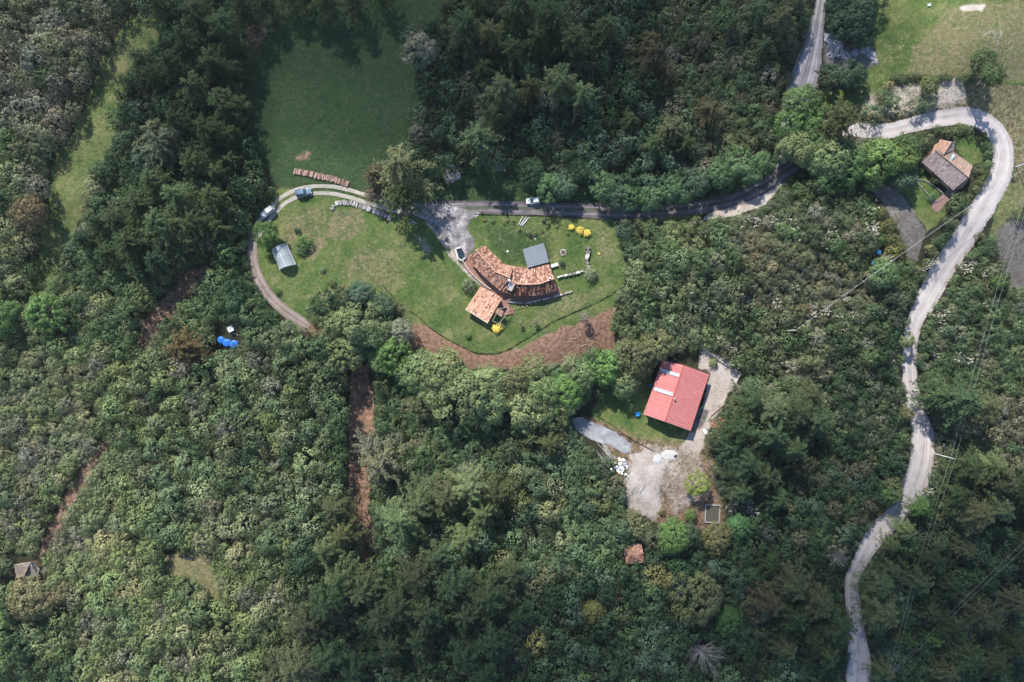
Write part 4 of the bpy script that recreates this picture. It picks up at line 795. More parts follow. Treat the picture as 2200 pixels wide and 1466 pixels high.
# main curved house with tiled roof
hb = gz(1090, 590); E = hb + 2.7; RD = hb + 4.9
def q(pt, z): return PZ(pt[0], pt[1], z)
house = thing('tiled_house', 'long bent farmhouse with patchy orange and brown clay tile roof in two wings', 'house', tuple(PZ(1095, 596, hb)))
hinv = -Vector(house.location)
def hmb(mb, name, mat, par=house, smooth=False):
    top = par
    while top.parent is not None: top = top.parent
    off = -Vector(top.location); mb.v = [tuple(Vector(v) + off) for v in mb.v]; return mb.build(name, mat, par, smooth)
lo_in = [(1041,527.5),(1062,548),(1085,569),(1103.5,573)]; lo_rg = [(1022,537),(1044,561),(1066,585),(1096,597)]; lo_out = [(1006,553),(1021,574),(1038,593),(1075,625)]
ro_in = [(1103.5,573),(1122,575),(1141,577),(1160,572.5),(1179.5,566)]; ro_rg = [(1100,603),(1112,610.5),(1135,611.5),(1159,610),(1191,599)]; ro_out = [(1077,626),(1094,631),(1112,636),(1159.5,634.5),(1196.5,623.5)]
def wing(inn, rg, out, m_in, m_out, lift, nm):
    a = MB(); b = MB()
    for i in range(len(rg) - 1):
        tiled(a, q(inn[i], E + lift), q(inn[i + 1], E + lift), q(rg[i + 1], RD + lift), q(rg[i], RD + lift)); tiled(b, q(out[i], E + lift), q(out[i + 1], E + lift), q(rg[i + 1], RD + lift - .003), q(rg[i], RD + lift - .003))
    r1 = hmb(a, 'roof', m_in); r2 = hmb(b, 'roof', m_out); r1['label'] = nm + ', upper slope'; r2['label'] = nm + ', lower slope'
    rc = MB(); rc.tube([q(p, RD + lift + .10) for p in rg], 0.17, 8); hmb(rc, 'ridge_cap', RIDGE, r1)
    gt = MB(); gt.tube([q(p, E + lift - .08) for p in out], 0.09, 6); hmb(gt, 'gutter', METAL, r2); return r1, r2
w1, w2 = wing(lo_in, lo_rg, lo_out, TILE_MIX, TILE_DARK, 0.0, 'left wing tiles'); w3, w4 = wing(ro_in, ro_rg, ro_out, TILE_DARK, TILE_MAROON, 0.12, 'right wing tiles')
poly = [q(p, E) for p in lo_out[:-1] + ro_out] + [q(p, E) for p in (ro_in[::-1][:-1] + lo_in[::-1])]
wl = inset([tuple(p) for p in poly], 0.75); mb = MB(); mb.prism([tuple(p) for p in wl], hb - 0.3, E - 0.15); hmb(mb, 'wall', WHITE)
for (ea, eb, ra) in ((lo_out[0], lo_in[0], lo_rg[0]), (ro_in[-1], ro_out[-1], ro_rg[-1])):
    a, b, c = q(ea, E - .12), q(eb, E - .12), q(ra, RD - .25); ctr = q((1095, 596), E); mv = lambda p: p + (Vector((ctr.x, ctr.y, p.z)) - p).normalized() * 0.5
    g = MB(); g.quadr([mv(a), mv(b), mv(c)]); hmb(g, 'gable_wall', WHITE)
wl = [tuple(p) for p in wl]
for i, t, kd in ((0, .5, 'window'), (1, .5, 'door'), (2, .35, 'window'), (2, .7, 'window'), (3, .5, 'window'), (4, .5, 'door'), (5, .3, 'window'), (5, .7, 'window'), (6, .5, 'window'), (8, .5, 'door'), (10, .5, 'window'), (12, .5, 'window')):
    i = i % len(wl); a = wl[i]; b = wl[(i + 1) % len(wl)]
    if math.dist(a, b) < 1.6: continue
    o_ = opening(None, a, b, t, hb + (0.9 if kd == 'window' else 0.05), 1.0, 1.1 if kd == 'window' else 2.0, kd)
    o_.parent = house; o_.location = hinv
ch = MB(); c0 = q((1094.5, 602.5), RD + .7); ch.box((c0.x, c0.y, RD + .2), (.62, .62, 1.6), .5); hmb(ch, 'chimney', WHITE)
ch = MB(); c0 = q((1181.5, 597.5), RD + .6); ch.box((c0.x, c0.y, RD + .2), (.5, .5, 1.1), .3); hmb(ch, 'chimney', WHITE)
sk = MB(); sf = [q(p, z) for p, z in (((1096,605.5), RD - .05), ((1106.5,611), RD - .1), ((1099,625.5), E + .95), ((1089.5,621), E + .9))]
up = Vector((0, 0, .28)); fr = MB()
for k in range(4): fr.beam(sf[k] + up, sf[(k + 1) % 4] + up, .22, .3)
s_ = hmb(fr, 'skylight', RIDGE); sk.quadr([p + up * .9 for p in sf]); hmb(sk, 'pane', TRANS, s_)

# lean-to roof of grey sheet over the terrace
cp = thing('lean_to_roof', 'square grey metal sheet canopy attached to the lawn side of the farmhouse', 'canopy', tuple(PZ(1151, 549, hb)))
mb = MB(); A_, B_, C_, D_ = q((1123,536), E + .1), q((1168,522.5), E + .1), q((1180,563), E + .75), q((1133.5,576), E + .75)
corrug(mb, A_, B_, C_, D_, .42, .06); hmb(mb, 'roof', SHEET, cp)
for p in ((1125,538),(1167,525),(1146,531),(1135,573),(1177,561)):
    mb = MB(); t_ = q(p, E); g_ = Vector((t_.x, t_.y, hb - .2)); mb.beam(g_, (t_.x, t_.y, E - .02 if p[1] < 545 else E + .5), .14); hmb(mb, 'post', WOOD, cp)
mb = MB(); mb.beam(A_ - Vector((0, 0, .15)), B_ - Vector((0, 0, .15)), .12); mb.beam(D_ - Vector((0, 0, .18)), C_ - Vector((0, 0, .18)), .12); hmb(mb, 'beam', WOOD, cp)

# brick terrace and retaining walls
sheet('patio', [(994,557),(1003,552),(1040,592),(1076,626),(1112,636),(1160,635),(1197,622),(1201,634),(1165,641),(1127,650),(1095,645),(1088,655),(1098,672),(1080,672),(1075,640),(1050,622),(1036,609),(1012,584)], (lambda m: (m.col(m.mix(m.map(m.noise(3.0, 5, .8), .35, .65), (0.13, 0.062, 0.05), (0.36, 0.20, 0.15))), m.m)[1])(NT('brick_paving_floor')), 0.12, 0.5)
def stone_wall(label, pts, h=0.7, w_=0.5, mat=STONE, name='stone_wall', cat='wall', step=0.75, jit=0.15, group=None):
    c = catmull([(a, b, 0) for a, b in pts], 3); mb = MB(); L = 0; nxt = 0
    for i in range(1, len(c)):
        L += math.hypot(*(c[i][:2] - c[i - 1][:2])) * S
        if L >= nxt:
            nxt += step; x, y, z = P(c[i][0], c[i][1]); d = c[i][:2] - c[i - 1][:2]; rz = math.atan2(-d[1], d[0])
            mb.box((float(x), float(y), float(z) + h / 2 - .1), (step * 1.02 * random.uniform(.85, 1.1), w_ * random.uniform(1 - jit * 2, 1 + jit * 2), h * random.uniform(1 - jit, 1 + jit) + .2), rz + random.uniform(-jit, jit), random.random())
    o = mb.build(name, mat); return tag(o, label, cat, group)
RUBBLE = tile_mat('rubble_stone', [(0.2, (0.16, 0.14, 0.125)), (0.5, (0.34, 0.32, 0.30)), (0.8, (0.52, 0.50, 0.47))])
stone_wall('low pale wall curving along the outer edge of the brick terrace', [(994,561),(1012,586),(1037,610),(1055,622)], .6, .3, CONC, jit=.02)
stone_wall('low stepped border of stones below the right wing of the farmhouse', [(1088,648),(1127,652),(1160,645),(1190,638),(1226,627)], .5, .45, RUBBLE, step=.85)
stone_wall('grey dry stone wall from the farmhouse corner towards the saplings', [(1196,597),(1210,593),(1230,589),(1252,583)], .8, .6, RUBBLE)
stone_wall('rough stack of grey stones at the right end of the lawn', [(1262,530),(1263,545),(1260,556),(1262,570),(1266,582)], 1.0, .9, RUBBLE, jit=.3)
stone_wall('curved stone edging of the leaf shaped garden bed by the cottage', [(1966,387),(1984,388),(2008,402),(2027,421),(2010,433),(1995,420),(1980,404),(1966,387)], .3, .25, plain('dark_rubble', (.22, .20, .19), .95, var=.4), name='stone_edging', cat='garden edging', step=.5)
# small pool with stone rim
pl = thing('stone_pool', 'small dark water tank with a stone rim at the left tip of the farmhouse', 'pool', tuple(PZ(989, 546, hb)))
rim = [(978,535),(992,531),(1000,545),(1001,553),(992,560),(984,556)]; mb = MB(); pts = [PZ(a, b, hb + .35) for a, b in rim]
for i in range(6): mb.beam(pts[i], pts[(i + 1) % 6], .55, .5, random.random())
hmb(mb, 'rim', RUBBLE, pl); mb = MB(); mb.quadr([Vector((p.x, p.y, hb + .2)) for p in pts]); m = NT('dark_water'); m.col((0.02, 0.035, 0.045)); m.b.inputs['Roughness'].default_value = .08; m.b.inputs['Specular IOR Level'].default_value = .6; hmb(mb, 'water', m.m, pl)

# small tiled outbuilding
ob_ = thing('tiled_shed', 'small square outbuilding with a light orange clay tile roof below the farmhouse', 'shed', tuple(PZ(1040, 655, gz(1040, 655))))
zb = gz(1040, 655); e1 = zb + 3.1; e2 = zb + 2.4
c1, c2, c3, c4 = q((1033,616), e1), q((1079.5,640.5), e1), q((1048,695), e2), q((1000,665), e2); mb = MB(); tiled(mb, c4, c3, c2, c1, .42, .6, .1); hmb(mb, 'roof', TILE_LIGHT, ob_)
wl2 = [tuple(p) for p in inset([tuple(p) for p in (c1, c2, c3, c4)], .5)]; mb = MB(); mb.prism(wl2, zb - .8, e2 - .12); hmb(mb, 'wall', WHITE, ob_)
mb = MB(); mb.beam(c4 + Vector((0, 0, .05)), c3 + Vector((0, 0, .05)), .16, .2); hmb(mb, 'fascia', CONC, ob_)
for i, kd in ((0, 'window'), (1, 'door'), (2, 'window')):
    o_ = opening(None, wl2[i], wl2[(i + 1) % 4], .5, zb + (.9 if kd == 'window' else .05), .9, 1.0 if kd == 'window' else 1.9, kd); o_.parent = ob_; o_.location = -Vector(ob_.location)
pg = thing('pergola', 'open timber pergola frame on the right side of the small tiled outbuilding', 'pergola', tuple(PZ(1078, 676, gz(1078, 676)))); zz = gz(1078, 676)
fr_ = [PZ(a, b, zz + 2.2) for a, b in ((1072,664),(1094,659),(1087,676),(1072,696),(1058,690))]
mb = MB()
for i in range(5): mb.beam(fr_[i], fr_[(i + 1) % 5], .14)
mb.beam(fr_[0], fr_[2], .1); hmb(mb, 'beam', plain('grey_wood', (.34, .30, .26), .9), pg)
for p in fr_[1:]: mb = MB(); mb.beam((p.x, p.y, zz - .6), p, .13); hmb(mb, 'post', WOOD, pg)
mb = MB(); tiled(mb, q((1064,672), zz + 2.4), q((1078,682), zz + 2.4), q((1083,670), zz + 2.7), q((1070,662), zz + 2.7), .5, .6); hmb(mb, 'roof', TILE_ORANGE, pg)

# red roofed barn
zb = gz(1440, 860); e1 = zb + 3.4; rd = zb + 5.2
TL, TR, BR, BL, R0, R1 = (1423.5,774), (1523.5,804.5), (1483.5,926), (1382.5,890.5), (1467.8,784.5), (1427.8,906)
barn = thing('red_roofed_barn', 'large rectangular barn with a bright red corrugated metal gable roof', 'barn', tuple(PZ(1453, 850, zb)))
mb = MB(); corrug(mb, q(TL, e1), q(BL, e1), q(R1, rd), q(R0, rd), .36, .05, rows=1); r1 = hmb(mb, 'roof', RED, barn)
mb = MB(); corrug(mb, q(TR, e1), q(BR, e1), q(R1, rd), q(R0, rd), .36, .05, rows=14); r2 = hmb(mb, 'roof', RED, barn)
mb = MB(); mb.tube([q(R0, rd + .1), q(R1, rd + .1)], .2, 6); hmb(mb, 'ridge_cap', RIDGE_RED, r1)
def lerp2(a, b, t): return (a[0] + (b[0] - a[0]) * t, a[1] + (b[1] - a[1]) * t)
for k, (qa, qb, qc, qd) in enumerate((((1420,791.5),(1460.5,803.5),(1459,810.5),(1418.5,798)), ((1406.5,831.5),(1446,844),(1445,851.5),(1405,838.5)))):
    def zr(p):                                       # height of the left slope above photo point p
        d = (Vector(R1) - Vector(R0)); t = abs((p[0] - R0[0]) * d.y - (p[1] - R0[1]) * d.x) / d.length; W_ = abs((TL[0] - R0[0]) * d.y - (TL[1] - R0[1]) * d.x) / d.length; return rd + (e1 - rd) * t / W_ + .14
    mb = MB(); corrug(mb, q(qa, zr(qa)), q(qb, zr(qb)), q(qc, zr(qc)), q(qd, zr(qd)), .3, .03); hmb(mb, 'skylight', TRANS, r1)
    mb = MB(); pp = [q(a, zr(a) + .04) for a in (qa, qb, qc, qd)]
    for i in range(4): mb.beam(pp[i], pp[(i + 1) % 4], .12, .06)
    for i in range(1, 10): mb.beam(pp[0].lerp(pp[1], i / 10), pp[3].lerp(pp[2], i / 10), .10, .05)
    hmb(mb, 'frame', METAL, r1)
mb = MB(); c0 = q((1449, 857), rd + .3); mb.tube([(c0.x, c0.y, rd - .7), (c0.x, c0.y, rd + .6)], .18, 8); mb.dome((c0.x, c0.y, rd + .6), .34, .34, .22); hmb(mb, 'chimney', METAL, barn)
pw = [tuple(p) for p in inset([tuple(q(p, e1)) for p in (TL, TR, BR, BL)], .7)]; mb = MB(); mb.prism(pw, zb - .8, e1 - .15); hmb(mb, 'wall', WHITE, barn)
for (a, b, r_) in ((TL, TR, R0), (BR, BL, R1)):
    ctr = q((1453, 850), e1); mv = lambda p: p + (Vector((ctr.x, ctr.y, p.z)) - p).normalized() * .55; g = MB(); g.quadr([mv(q(a, e1 - .1)), mv(q(b, e1 - .1)), mv(q(r_, rd - .2))]); hmb(g, 'gable_wall', WHITE, barn)
for i in range(4):
    for t_, kd in ((.25, 'window'), (.55, 'door' if i in (1, 3) else 'window'), (.82, 'window')):
        o_ = opening(None, pw[i], pw[(i + 1) % 4], t_, zb + (1.0 if kd == 'window' else .05), 1.1, 1.1 if kd == 'window' else 2.1, kd); o_.parent = barn; o_.location = -Vector(barn.location)

# grey tiled cottage
zb = gz(2035, 360); e1 = zb + 2.6; rd = zb + 4.8
cot = thing('grey_tiled_cottage', 'cottage with weathered grey tile roof and an orange porch gable inside the road bend', 'cottage', tuple(PZ(2035, 360, zb)))
W0, W1, G0, G1, N0, N1 = (1980.5,348.5), (2047.8,409), (2010,323), (2081,381.5), (2043,322), (2089.5,357.5)
mb = MB(); tiled(mb, q(W0, e1), q(W1, e1), q(G1, rd), q(G0, rd), .36, .55, .08); r1 = hmb(mb, 'roof', TILE_GREY, cot)
mb = MB(); tiled(mb, q(N0, e1 + .4), q(N1, e1 + .4), q(G1, rd - .003), q(G0, rd - .003), .36, .55, .08); r2 = hmb(mb, 'roof', TILE_TAN, cot)
mb = MB(); mb.tube([q(G0, rd + .12), q(G1, rd + .12)], .18, 6); hmb(mb, 'ridge_cap', TILE_ORANGE, r1)
pr0, pr1, pl0, pl1, pd = (2044,305), (2027,332), (2019.5,300), (2010.5,321), (2048.5,323)
mb = MB(); tiled(mb, q(pl0, e1 + .5), q(pl1, e1 + .9), q(pr1, rd + .35), q(pr0, rd + .2), .36, .55, .08); p1_ = hmb(mb, 'porch_roof', TILE_ORANGE, cot)
mb = MB(); tiled(mb, q((2051,306), e1 + .2), q(pd, e1 + .6), q(pr1, rd + .345), q(pr0, rd + .195), .36, .55, .08); hmb(mb, 'porch_roof', TILE_GREY, cot)
mb = MB(); mb.tube([q(pr0, rd + .3), q(pr1, rd + .45)], .15, 6); hmb(mb, 'ridge_cap', TILE_ORANGE, p1_)
for (a, b) in (((2043,339),(2030,353)), ((2047,337),(2049,342))):
    pass
mb = MB(); mb.quadr([q((2043.5,337.5), rd + .22), q((2048.5,339.5), rd + .1), q((2034,365), e1 + 1.3), q((2025,361.5), e1 + 1.25)]); mb.quadr([q((2043.5,337.5), rd + .22), q((2048.5,339.5), rd + .12), q((2052,333), rd - .3), q((2047,331), rd - .2)]); hmb(mb, 'skylight', plain('pale_green_sheet', (.42, .52, .50), .5), cot)
cw = [tuple(p) for p in inset([tuple(q(p, e1)) for p in (W0, W1, N1, N0, pl0)], .55)]; mb = MB(); mb.prism(cw, zb - .8, e1 - .1); hmb(mb, 'wall', ADOBE, cot)
for i in range(5):
    if math.dist(cw[i], cw[(i + 1) % 5]) > 2.5: o_ = opening(None, cw[i], cw[(i + 1) % 5], .4, zb + .9, 1.0, 1.1, 'window'); o_.parent = cot; o_.location = -Vector(cot.location)
g = MB(); g.quadr([q((2046,405), e1 - .1), q((2087,358), e1 + .2), q((2079.5,381), rd - .2)]); hmb(g, 'gable_wall', ADOBE, cot)
mb = MB(); z_ = zb + 1.5; 
for k in range(7): a = lerp2((2066,392), (2076,388), 0); mb.box(tuple(PZ(2073 - k * 1.9, 389 + k * 2.6, zb + 1.5 - k * .2)), (2.2, .42, .18), R(20), random.random())
hmb(mb, 'steps', TILE_ORANGE, cot)
sheet('brick_path', [(2047,404),(2053,408),(2030,432),(2014,452),(2006,442),(2025,424)], BRICK, .1, .4)
# ruined hut at far left, pyramid roofed hut, rusty roof, greenhouse
zb = gz(60, 1225); hut = thing('wooden_hut', 'old hut with a weathered brown hipped roof at the left edge', 'hut', tuple(PZ(60, 1225, zb))); e1 = zb + 2.4; rd = zb + 4
mb = MB(); tiled(mb, q((30,1213), e1), q((36,1242), e1), q((52,1238), rd), q((66,1208), rd), .45, .9, .08); hmb(mb, 'roof', tile_mat('old_brown_tile', [(.2, (.12, .09, .075)), (.6, (.24, .19, .16)), (.9, (.34, .28, .24))]), hut)
mb = MB(); tiled(mb, q((52,1241), e1), q((82,1238), e1), q((74,1222), rd - .6), q((66,1208), rd - .003), .5, .9, .09); tiled(mb, q((82,1238), e1), q((85,1222), e1), q((72,1207), e1 + .4), q((66,1208), rd - .006), .5, .9, .09); hmb(mb, 'roof', tile_mat('weathered_tile', [(.2, (.20, .17, .15)), (.6, (.38, .33, .30)), (.9, (.52, .46, .42))]), hut)
mb = MB(); mb.prism([tuple(p) for p in inset([tuple(q(p, e1)) for p in ((30,1213),(36,1242),(82,1238),(85,1222),(72,1207))], .4)], zb - .8, e1 - .05); hmb(mb, 'wall', WOOD, hut)
def pyramid(name, label, pts, apex, e_, r_, mat, cat):
    zb = gz(*apex); t = thing(name, label, cat, tuple(PZ(apex[0], apex[1], zb))); ap = q(apex, zb + r_); mb = MB(); n = len(pts)
    for i in range(n):
        a, b = q(pts[i], zb + e_), q(pts[(i + 1) % n], zb + e_); tiled(mb, a, b, ap + (b - ap) * .04, ap + (a - ap) * .04, .45, .7, .1)
    hmb(mb, 'roof', mat, t); mb = MB()
    for p in pts: mb.tube([q(p, zb + e_ + .12), ap + Vector((0, 0, .15))], .12, 5)
    hmb(mb, 'ridge_cap', TILE_ORANGE, t); mb = MB(); mb.prism([tuple(p) for p in inset([tuple(q(p, zb + e_)) for p in pts], .5)], zb - .6, zb + e_ - .1); hmb(mb, 'wall', WHITE, t); return t
pyramid('garden_hut', 'tiny hut with an orange pyramid tile roof half hidden in bushes below the yard', [(1377.5,1168.5),(1386,1208),(1346,1212),(1339.5,1176)], (1354,1193), 2.6, 4.2, TILE_MIX, 'hut')
zb = gz(1328, 1288); t = thing('rusty_shed', 'very small rusty metal roof deep in the dark wood below the pyramid hut', 'shed', tuple(PZ(1328, 1288, zb))); mb = MB(); corrug(mb, q((1319,1281), zb + 2.6), q((1335,1284), zb + 2.6), q((1332,1296), zb + 2.2), q((1320,1291), zb + 2.2), .3, .06)
hmb(mb, 'roof', plain('rusty_sheet', (.22, .12, .10), .8), t); mb = MB(); mb.prism([tuple(p) for p in inset([tuple(q(p, zb + 2.3)) for p in ((1319,1281),(1335,1284),(1332,1296),(1320,1291))], .25)], zb - .5, zb + 2.1); hmb(mb, 'wall', WOOD, t)
zb = gz(610, 552); gh = thing('greenhouse', 'small translucent white plastic tunnel greenhouse inside the looping track', 'greenhouse', tuple(PZ(610, 552, zb)))
ga, gb, gc, gd = [PZ(a, b, zb + .9) for a, b in ((585,539),(615.5,524.5),(635.8,568.5),(601,580))]
m = NT('plastic_film'); m.col(m.mix(m.noise(1.2, 4, .6), (.30, .35, .36), (.46, .50, .52))); m.b.inputs['Roughness'].default_value = .35; m.b.inputs['Alpha'].default_value = .88; FILM = m.m; m.b.inputs['Alpha'].default_value = .75
rows = []
for j in range(9):
    v = j / 8; row = []
    for i in range(11):
        u = i / 10; p = (ga * (1 - u) + gb * u) * (1 - v) + (gd * (1 - u) + gc * u) * v; row.append(p + Vector((0, 0, 2.1 * math.sin(math.pi * u) ** .7 + .06 * math.cos(4 * math.pi * v))))
    rows.append(row)
mb = MB(); mb.grid(rows); hmb(mb, 'cover', FILM, gh, True)
for j in (0, 8): mb = MB(); mb.quadr(rows[j]); mb.quadr([rows[j][0], rows[j][-1], rows[j][-1] - Vector((0, 0, 1.2)), rows[j][0] - Vector((0, 0, 1.2))]); hmb(mb, 'end_wall', FILM, gh)
mb = MB()
for i in (0, 10): mb.quadr([rows[0][i], rows[8][i], rows[8][i] - Vector((0, 0, 1.2)), rows[0][i] - Vector((0, 0, 1.2))])
hmb(mb, 'side_wall', FILM, gh); FRM = plain('white_frame', (.75, .76, .76), .5, var=.05)
for j in (0, 4, 8): mb = MB(); mb.tube([p + Vector((0, 0, .03)) for p in rows[j]], .05, 5); hmb(mb, 'hoop', FRM, gh)
mb = MB(); mb.tube([r_[5] + Vector((0, 0, .05)) for r_ in rows], .06, 5); mb.tube([r_[0] + Vector((0, 0, .04)) for r_ in rows], .05, 5); mb.tube([r_[10] + Vector((0, 0, .04)) for r_ in rows], .05, 5); hmb(mb, 'rail', FRM, gh)

# ------------------------------------------------------------------ cars
TYRE = plain('rubber', (.02, .02, .02), .9); RIM = plain('alloy', (.45, .46, .48), .35, .7); LAMP = plain('lamp_glass', (.75, .77, .8), .15, var=.05); RLAMP = plain('rear_lamp', (.35, .02, .02), .3, var=.05); DARKP = plain('black_plastic', (.025, .026, .028), .6)
def paint(n_, c): m = NT(n_); m.col(c); m.b.inputs['Roughness'].default_value = .32; m.b.inputs['Coat Weight'].default_value = .6; m.b.inputs['Specular IOR Level'].default_value = .5; return m.m
def loft(mb, st, sharp=.22):                          # st: (x, half width, z low, z high)
    rows = []
    for x, hw, z0, z1 in st:
        b = min(sharp, hw * .4, (z1 - z0) * .45); rows.append([(x, -hw, z0 + b * .5), (x, -hw, z1 - b), (x, -hw + b * .35, z1 - b * .3), (x, -hw + b, z1), (x, hw - b, z1), (x, hw - b * .35, z1 - b * .3), (x, hw, z1 - b), (x, hw, z0 + b * .5), (x, hw - b, z0), (x, -hw + b, z0)])
    n = len(mb.v); mb.grid(rows, closed=True); k = len(rows[0]); mb.f.append(tuple(range(n, n + k))); mb.r.append(.5); m_ = n + (len(rows) - 1) * k; mb.f.append(tuple(range(m_ + k - 1, m_ - 1, -1))); mb.r.append(.5)
def car(name, label, cat, px, py, dirpx, L, W, col, pickup=False, jeep=False):
    x, y, z = P(px, py, .8); z = float(hz(x, y)); t = thing(name, label, cat, (float(x), float(y), z + .1), math.atan2(-dirpx[1], dirpx[0])); PT = paint(name + '_paint', col); h = L / 2; w = W / 2
    mb = MB(); loft(mb, [(-h, w * .82, .42, .80), (-h + .12, w * .93, .32, .96), (-h * .62, w, .28, 1.0), (0, w, .26, .98), (h * .42, w, .28, .98), (h * .72, w * .97, .3, .93), (h - .18, w * .90, .32, .82), (h, w * .74, .40, .66)]); mb.build('body', PT, t, True)
    cr, cf = (-h * .04 if pickup else (-h * .93), h * .42)
    if jeep: cf = h * .30
    g = MB(); gl = [(cr, w * .84, .95, 1.0), (cr + (.25 if pickup or jeep else .35), w * .80, .95, 1.62), (0.05, w * .82, .95, 1.68), (cf - .75, w * .80, .95, 1.62), (cf, w * .86, .95, 1.0)]
    if jeep: gl = [(cr, w * .88, .95, 1.3), (cr + .08, w * .86, .95, 1.72), (0, w * .86, .95, 1.74), (cf - .45, w * .84, .95, 1.68), (cf, w * .86, .95, 1.0)]
    loft(g, gl, .12); g.build('windows', GLASS, t, True)
    r_ = MB(); z1 = 1.72 if not jeep else 1.78; loft(r_, [(gl[1][0] + .02, w * .79, z1 - .10, z1 - .03), (0, w * .82, z1 - .05, z1 + .02), (gl[3][0] - .05, w * .80, z1 - .10, z1 - .02)], .05); rf = r_.build('roof', PT, t, True)
    if not pickup:
        for sy in (-1, 1): rr_ = MB(); rr_.tube([(gl[1][0] + .15, sy * w * .66, z1 + .04), (gl[3][0] - .2, sy * w * .66, z1 + .06)], .03, 5); rr_.build('roof_rail', DARKP if not jeep else METAL, rf)
    else:
        bd = MB(); bd.box((-h * .52, 0, .93), (h * .78, w * 1.55, .22)); bd.build('cargo_bed', DARKP, t); b2 = MB(); b2.box((-h * .52, 0, 1.06), (h * .72, w * 1.5, .05)); b2.build('bed_cover', PT, t)
    hl = MB(); hl.quadr([(cf + .12, -w * .5, 1.0), (cf + .12, w * .5, 1.0), (h * .80, w * .45, .925), (h * .80, -w * .45, .925)]); hl.build('bonnet_panel', PT, t)
    for sy in (-1, 1):
        a = MB(); a.box((h - .12, sy * w * .62, .70), (.22, .34, .16)); a.build('headlight', LAMP, t); a = MB(); a.box((-h + .04, sy * w * .74, .80), (.12, .22, .26)); a.build('tail_light', RLAMP, t)
        a = MB(); a.box((cf - .35, sy * (w + .10), 1.05), (.16, .24, .16)); a.build('mirror', PT, t)
        for sx in (-.62, .64):
            a = MB(); a.tube([(h * sx, sy * (w - .24), .33), (h * sx, sy * (w + .02), .33)], .36, 16); wh = a.build('wheel', TYRE, t); a = MB(); a.tube([(h * sx, sy * (w - .1), .33), (h * sx, sy * (w + .035), .33)], .21, 10); a.build('rim', RIM, wh)
    return t
car('parked_suv', 'blue grey station wagon on the two wheel tracks near the reddish log row', 'car', 651.5, 413, (35, -6), 5.0, 2.15, (.16, .24, .32))
car('parked_jeep', 'white boxy off-roader on the wheel tracks with its front under a green tree', 'car', 574.5, 455.5, (-23, 18), 4.7, 2.05, (.72, .74, .76), jeep=True)
car('parked_car', 'white hatchback pulled up on the upper edge of the straight driveway', 'car', 1145.6, 431.5, (-30, 3), 4.4, 1.95, (.78, .80, .80))

# ------------------------------------------------------------------ log rows
LOGM = {'r': tile_mat('split_log', [(.2, (.13, .075, .06)), (.5, (.33, .20, .16)), (.85, (.58, .42, .34))]), 'g': tile_mat('grey_log', [(.2, (.16, .145, .14)), (.5, (.36, .33, .32)), (.85, (.60, .57, .56))])}
LOGS = {}
for kx in LOGM:
    LOGS[kx] = []
    for j in range(5):
        mb = MB(); mb.tube([(-.55, 0, 0), (-.1, .02, .01), (.55, -.01, 0)], [.10, .105, .095], 7, .1 + .2 * j); mb.r[-2:] = [.95, .95]; LOGS[kx].append(mb.mesh('log', LOGM[kx]))
def log_row(pts, n, kx, label, grp, wid=1.35):
    c = catmull([(a, b, 0) for a, b in pts], 2); sl = np.concatenate([[0], np.cumsum(np.hypot(*np.diff(c[:, :2], axis=0).T))])
    for layer in (0, 1):
        for i in range(n - layer):
            s_ = (i + .5 + .5 * layer) / n * sl[-1]; k = min(len(c) - 2, int(np.searchsorted(sl, s_))); d = c[k + 1][:2] - c[k][:2]; x, y, z = P(c[k][0], c[k][1])
            o = bpy.data.objects.new('log', random.choice(LOGS[kx])); COL.objects.link(o); rz = math.atan2(-d[1], d[0]) + math.pi / 2 + random.gauss(0, .10)
            o.location = (float(x) + random.gauss(0, .10), float(y) + random.gauss(0, .10), float(z) + .12 + .2 * layer + random.uniform(0, .05)); o.rotation_euler = (random.uniform(0, 6), random.gauss(0, .06), rz); o.scale = (wid * random.uniform(.8, 1.2), random.uniform(.9, 1.5), random.uniform(.9, 1.5))
            tag(o, label, 'log', grp)
log_row([(631,368),(650,371),(672,376),(716,386),(750,397)], 62, 'r', 'reddish split log in the long row between the meadow and the wheel tracks', 'reddish logs in the row by the meadow', 1.5)
log_row([(719,438),(735,436),(755,437),(782,445),(812,457),(842,471)], 58, 'g', 'grey weathered log in the curved row below the wheel tracks', 'grey logs in the curved row', 1.3)
log_row([(717,440),(713,453)], 6, 'g', 'grey log in the short row turning down at the left end of the curved one', 'grey logs of the short row', .9)
def logs_at(spec, kx, label, grp, cat='log', name='log'):
    for (px, py, ln, ang, th) in spec:
        x, y, z = P(px, py); o = bpy.data.objects.new(name, random.choice(LOGS[kx])); COL.objects.link(o); o.location = (float(x), float(y), float(z) + .1 * th + .04); o.rotation_euler = (0, 0, R(ang)); o.scale = (ln / 1.1, th, th); tag(o, label, cat, grp)
logs_at([(1119,474,3.0,62,1.3),(1124,476,3.4,55,1.3),(1129,476,3.2,48,1.3),(1127,480,2.6,50,1.2)], 'g', 'long grey log lying in the small fan on the lawn under the driveway', 'grey logs fanned on the lawn')
logs_at([(1541,882,5.6,41,1.5)], 'r', 'long squared timber beam lying right of the red roofed barn', None)
logs_at([(1528,1021,4.6,-46,1.6)], 'g', 'short thick grey log lying above the bright two toned tree', None)
logs_at([(1544,1062,4.0,88,1.2)], 'g', 'pale log standing along the right rim of the bare yard', None)
logs_at([(1527,998,3.0,-52,1.1)], 'g', 'thin pale log right of the concrete slab', None)
logs_at([(1300 + random.uniform(-8, 14), 975 + random.uniform(-14, 16), random.uniform(3.5, 6), random.uniform(-72, -45), random.uniform(.5, .9)) for _ in range(16)], 'g', 'thin grey pole in the loose heap left of the white rubbish pile', 'poles heaped by the rubbish pile', 'pole', 'wooden_pole')
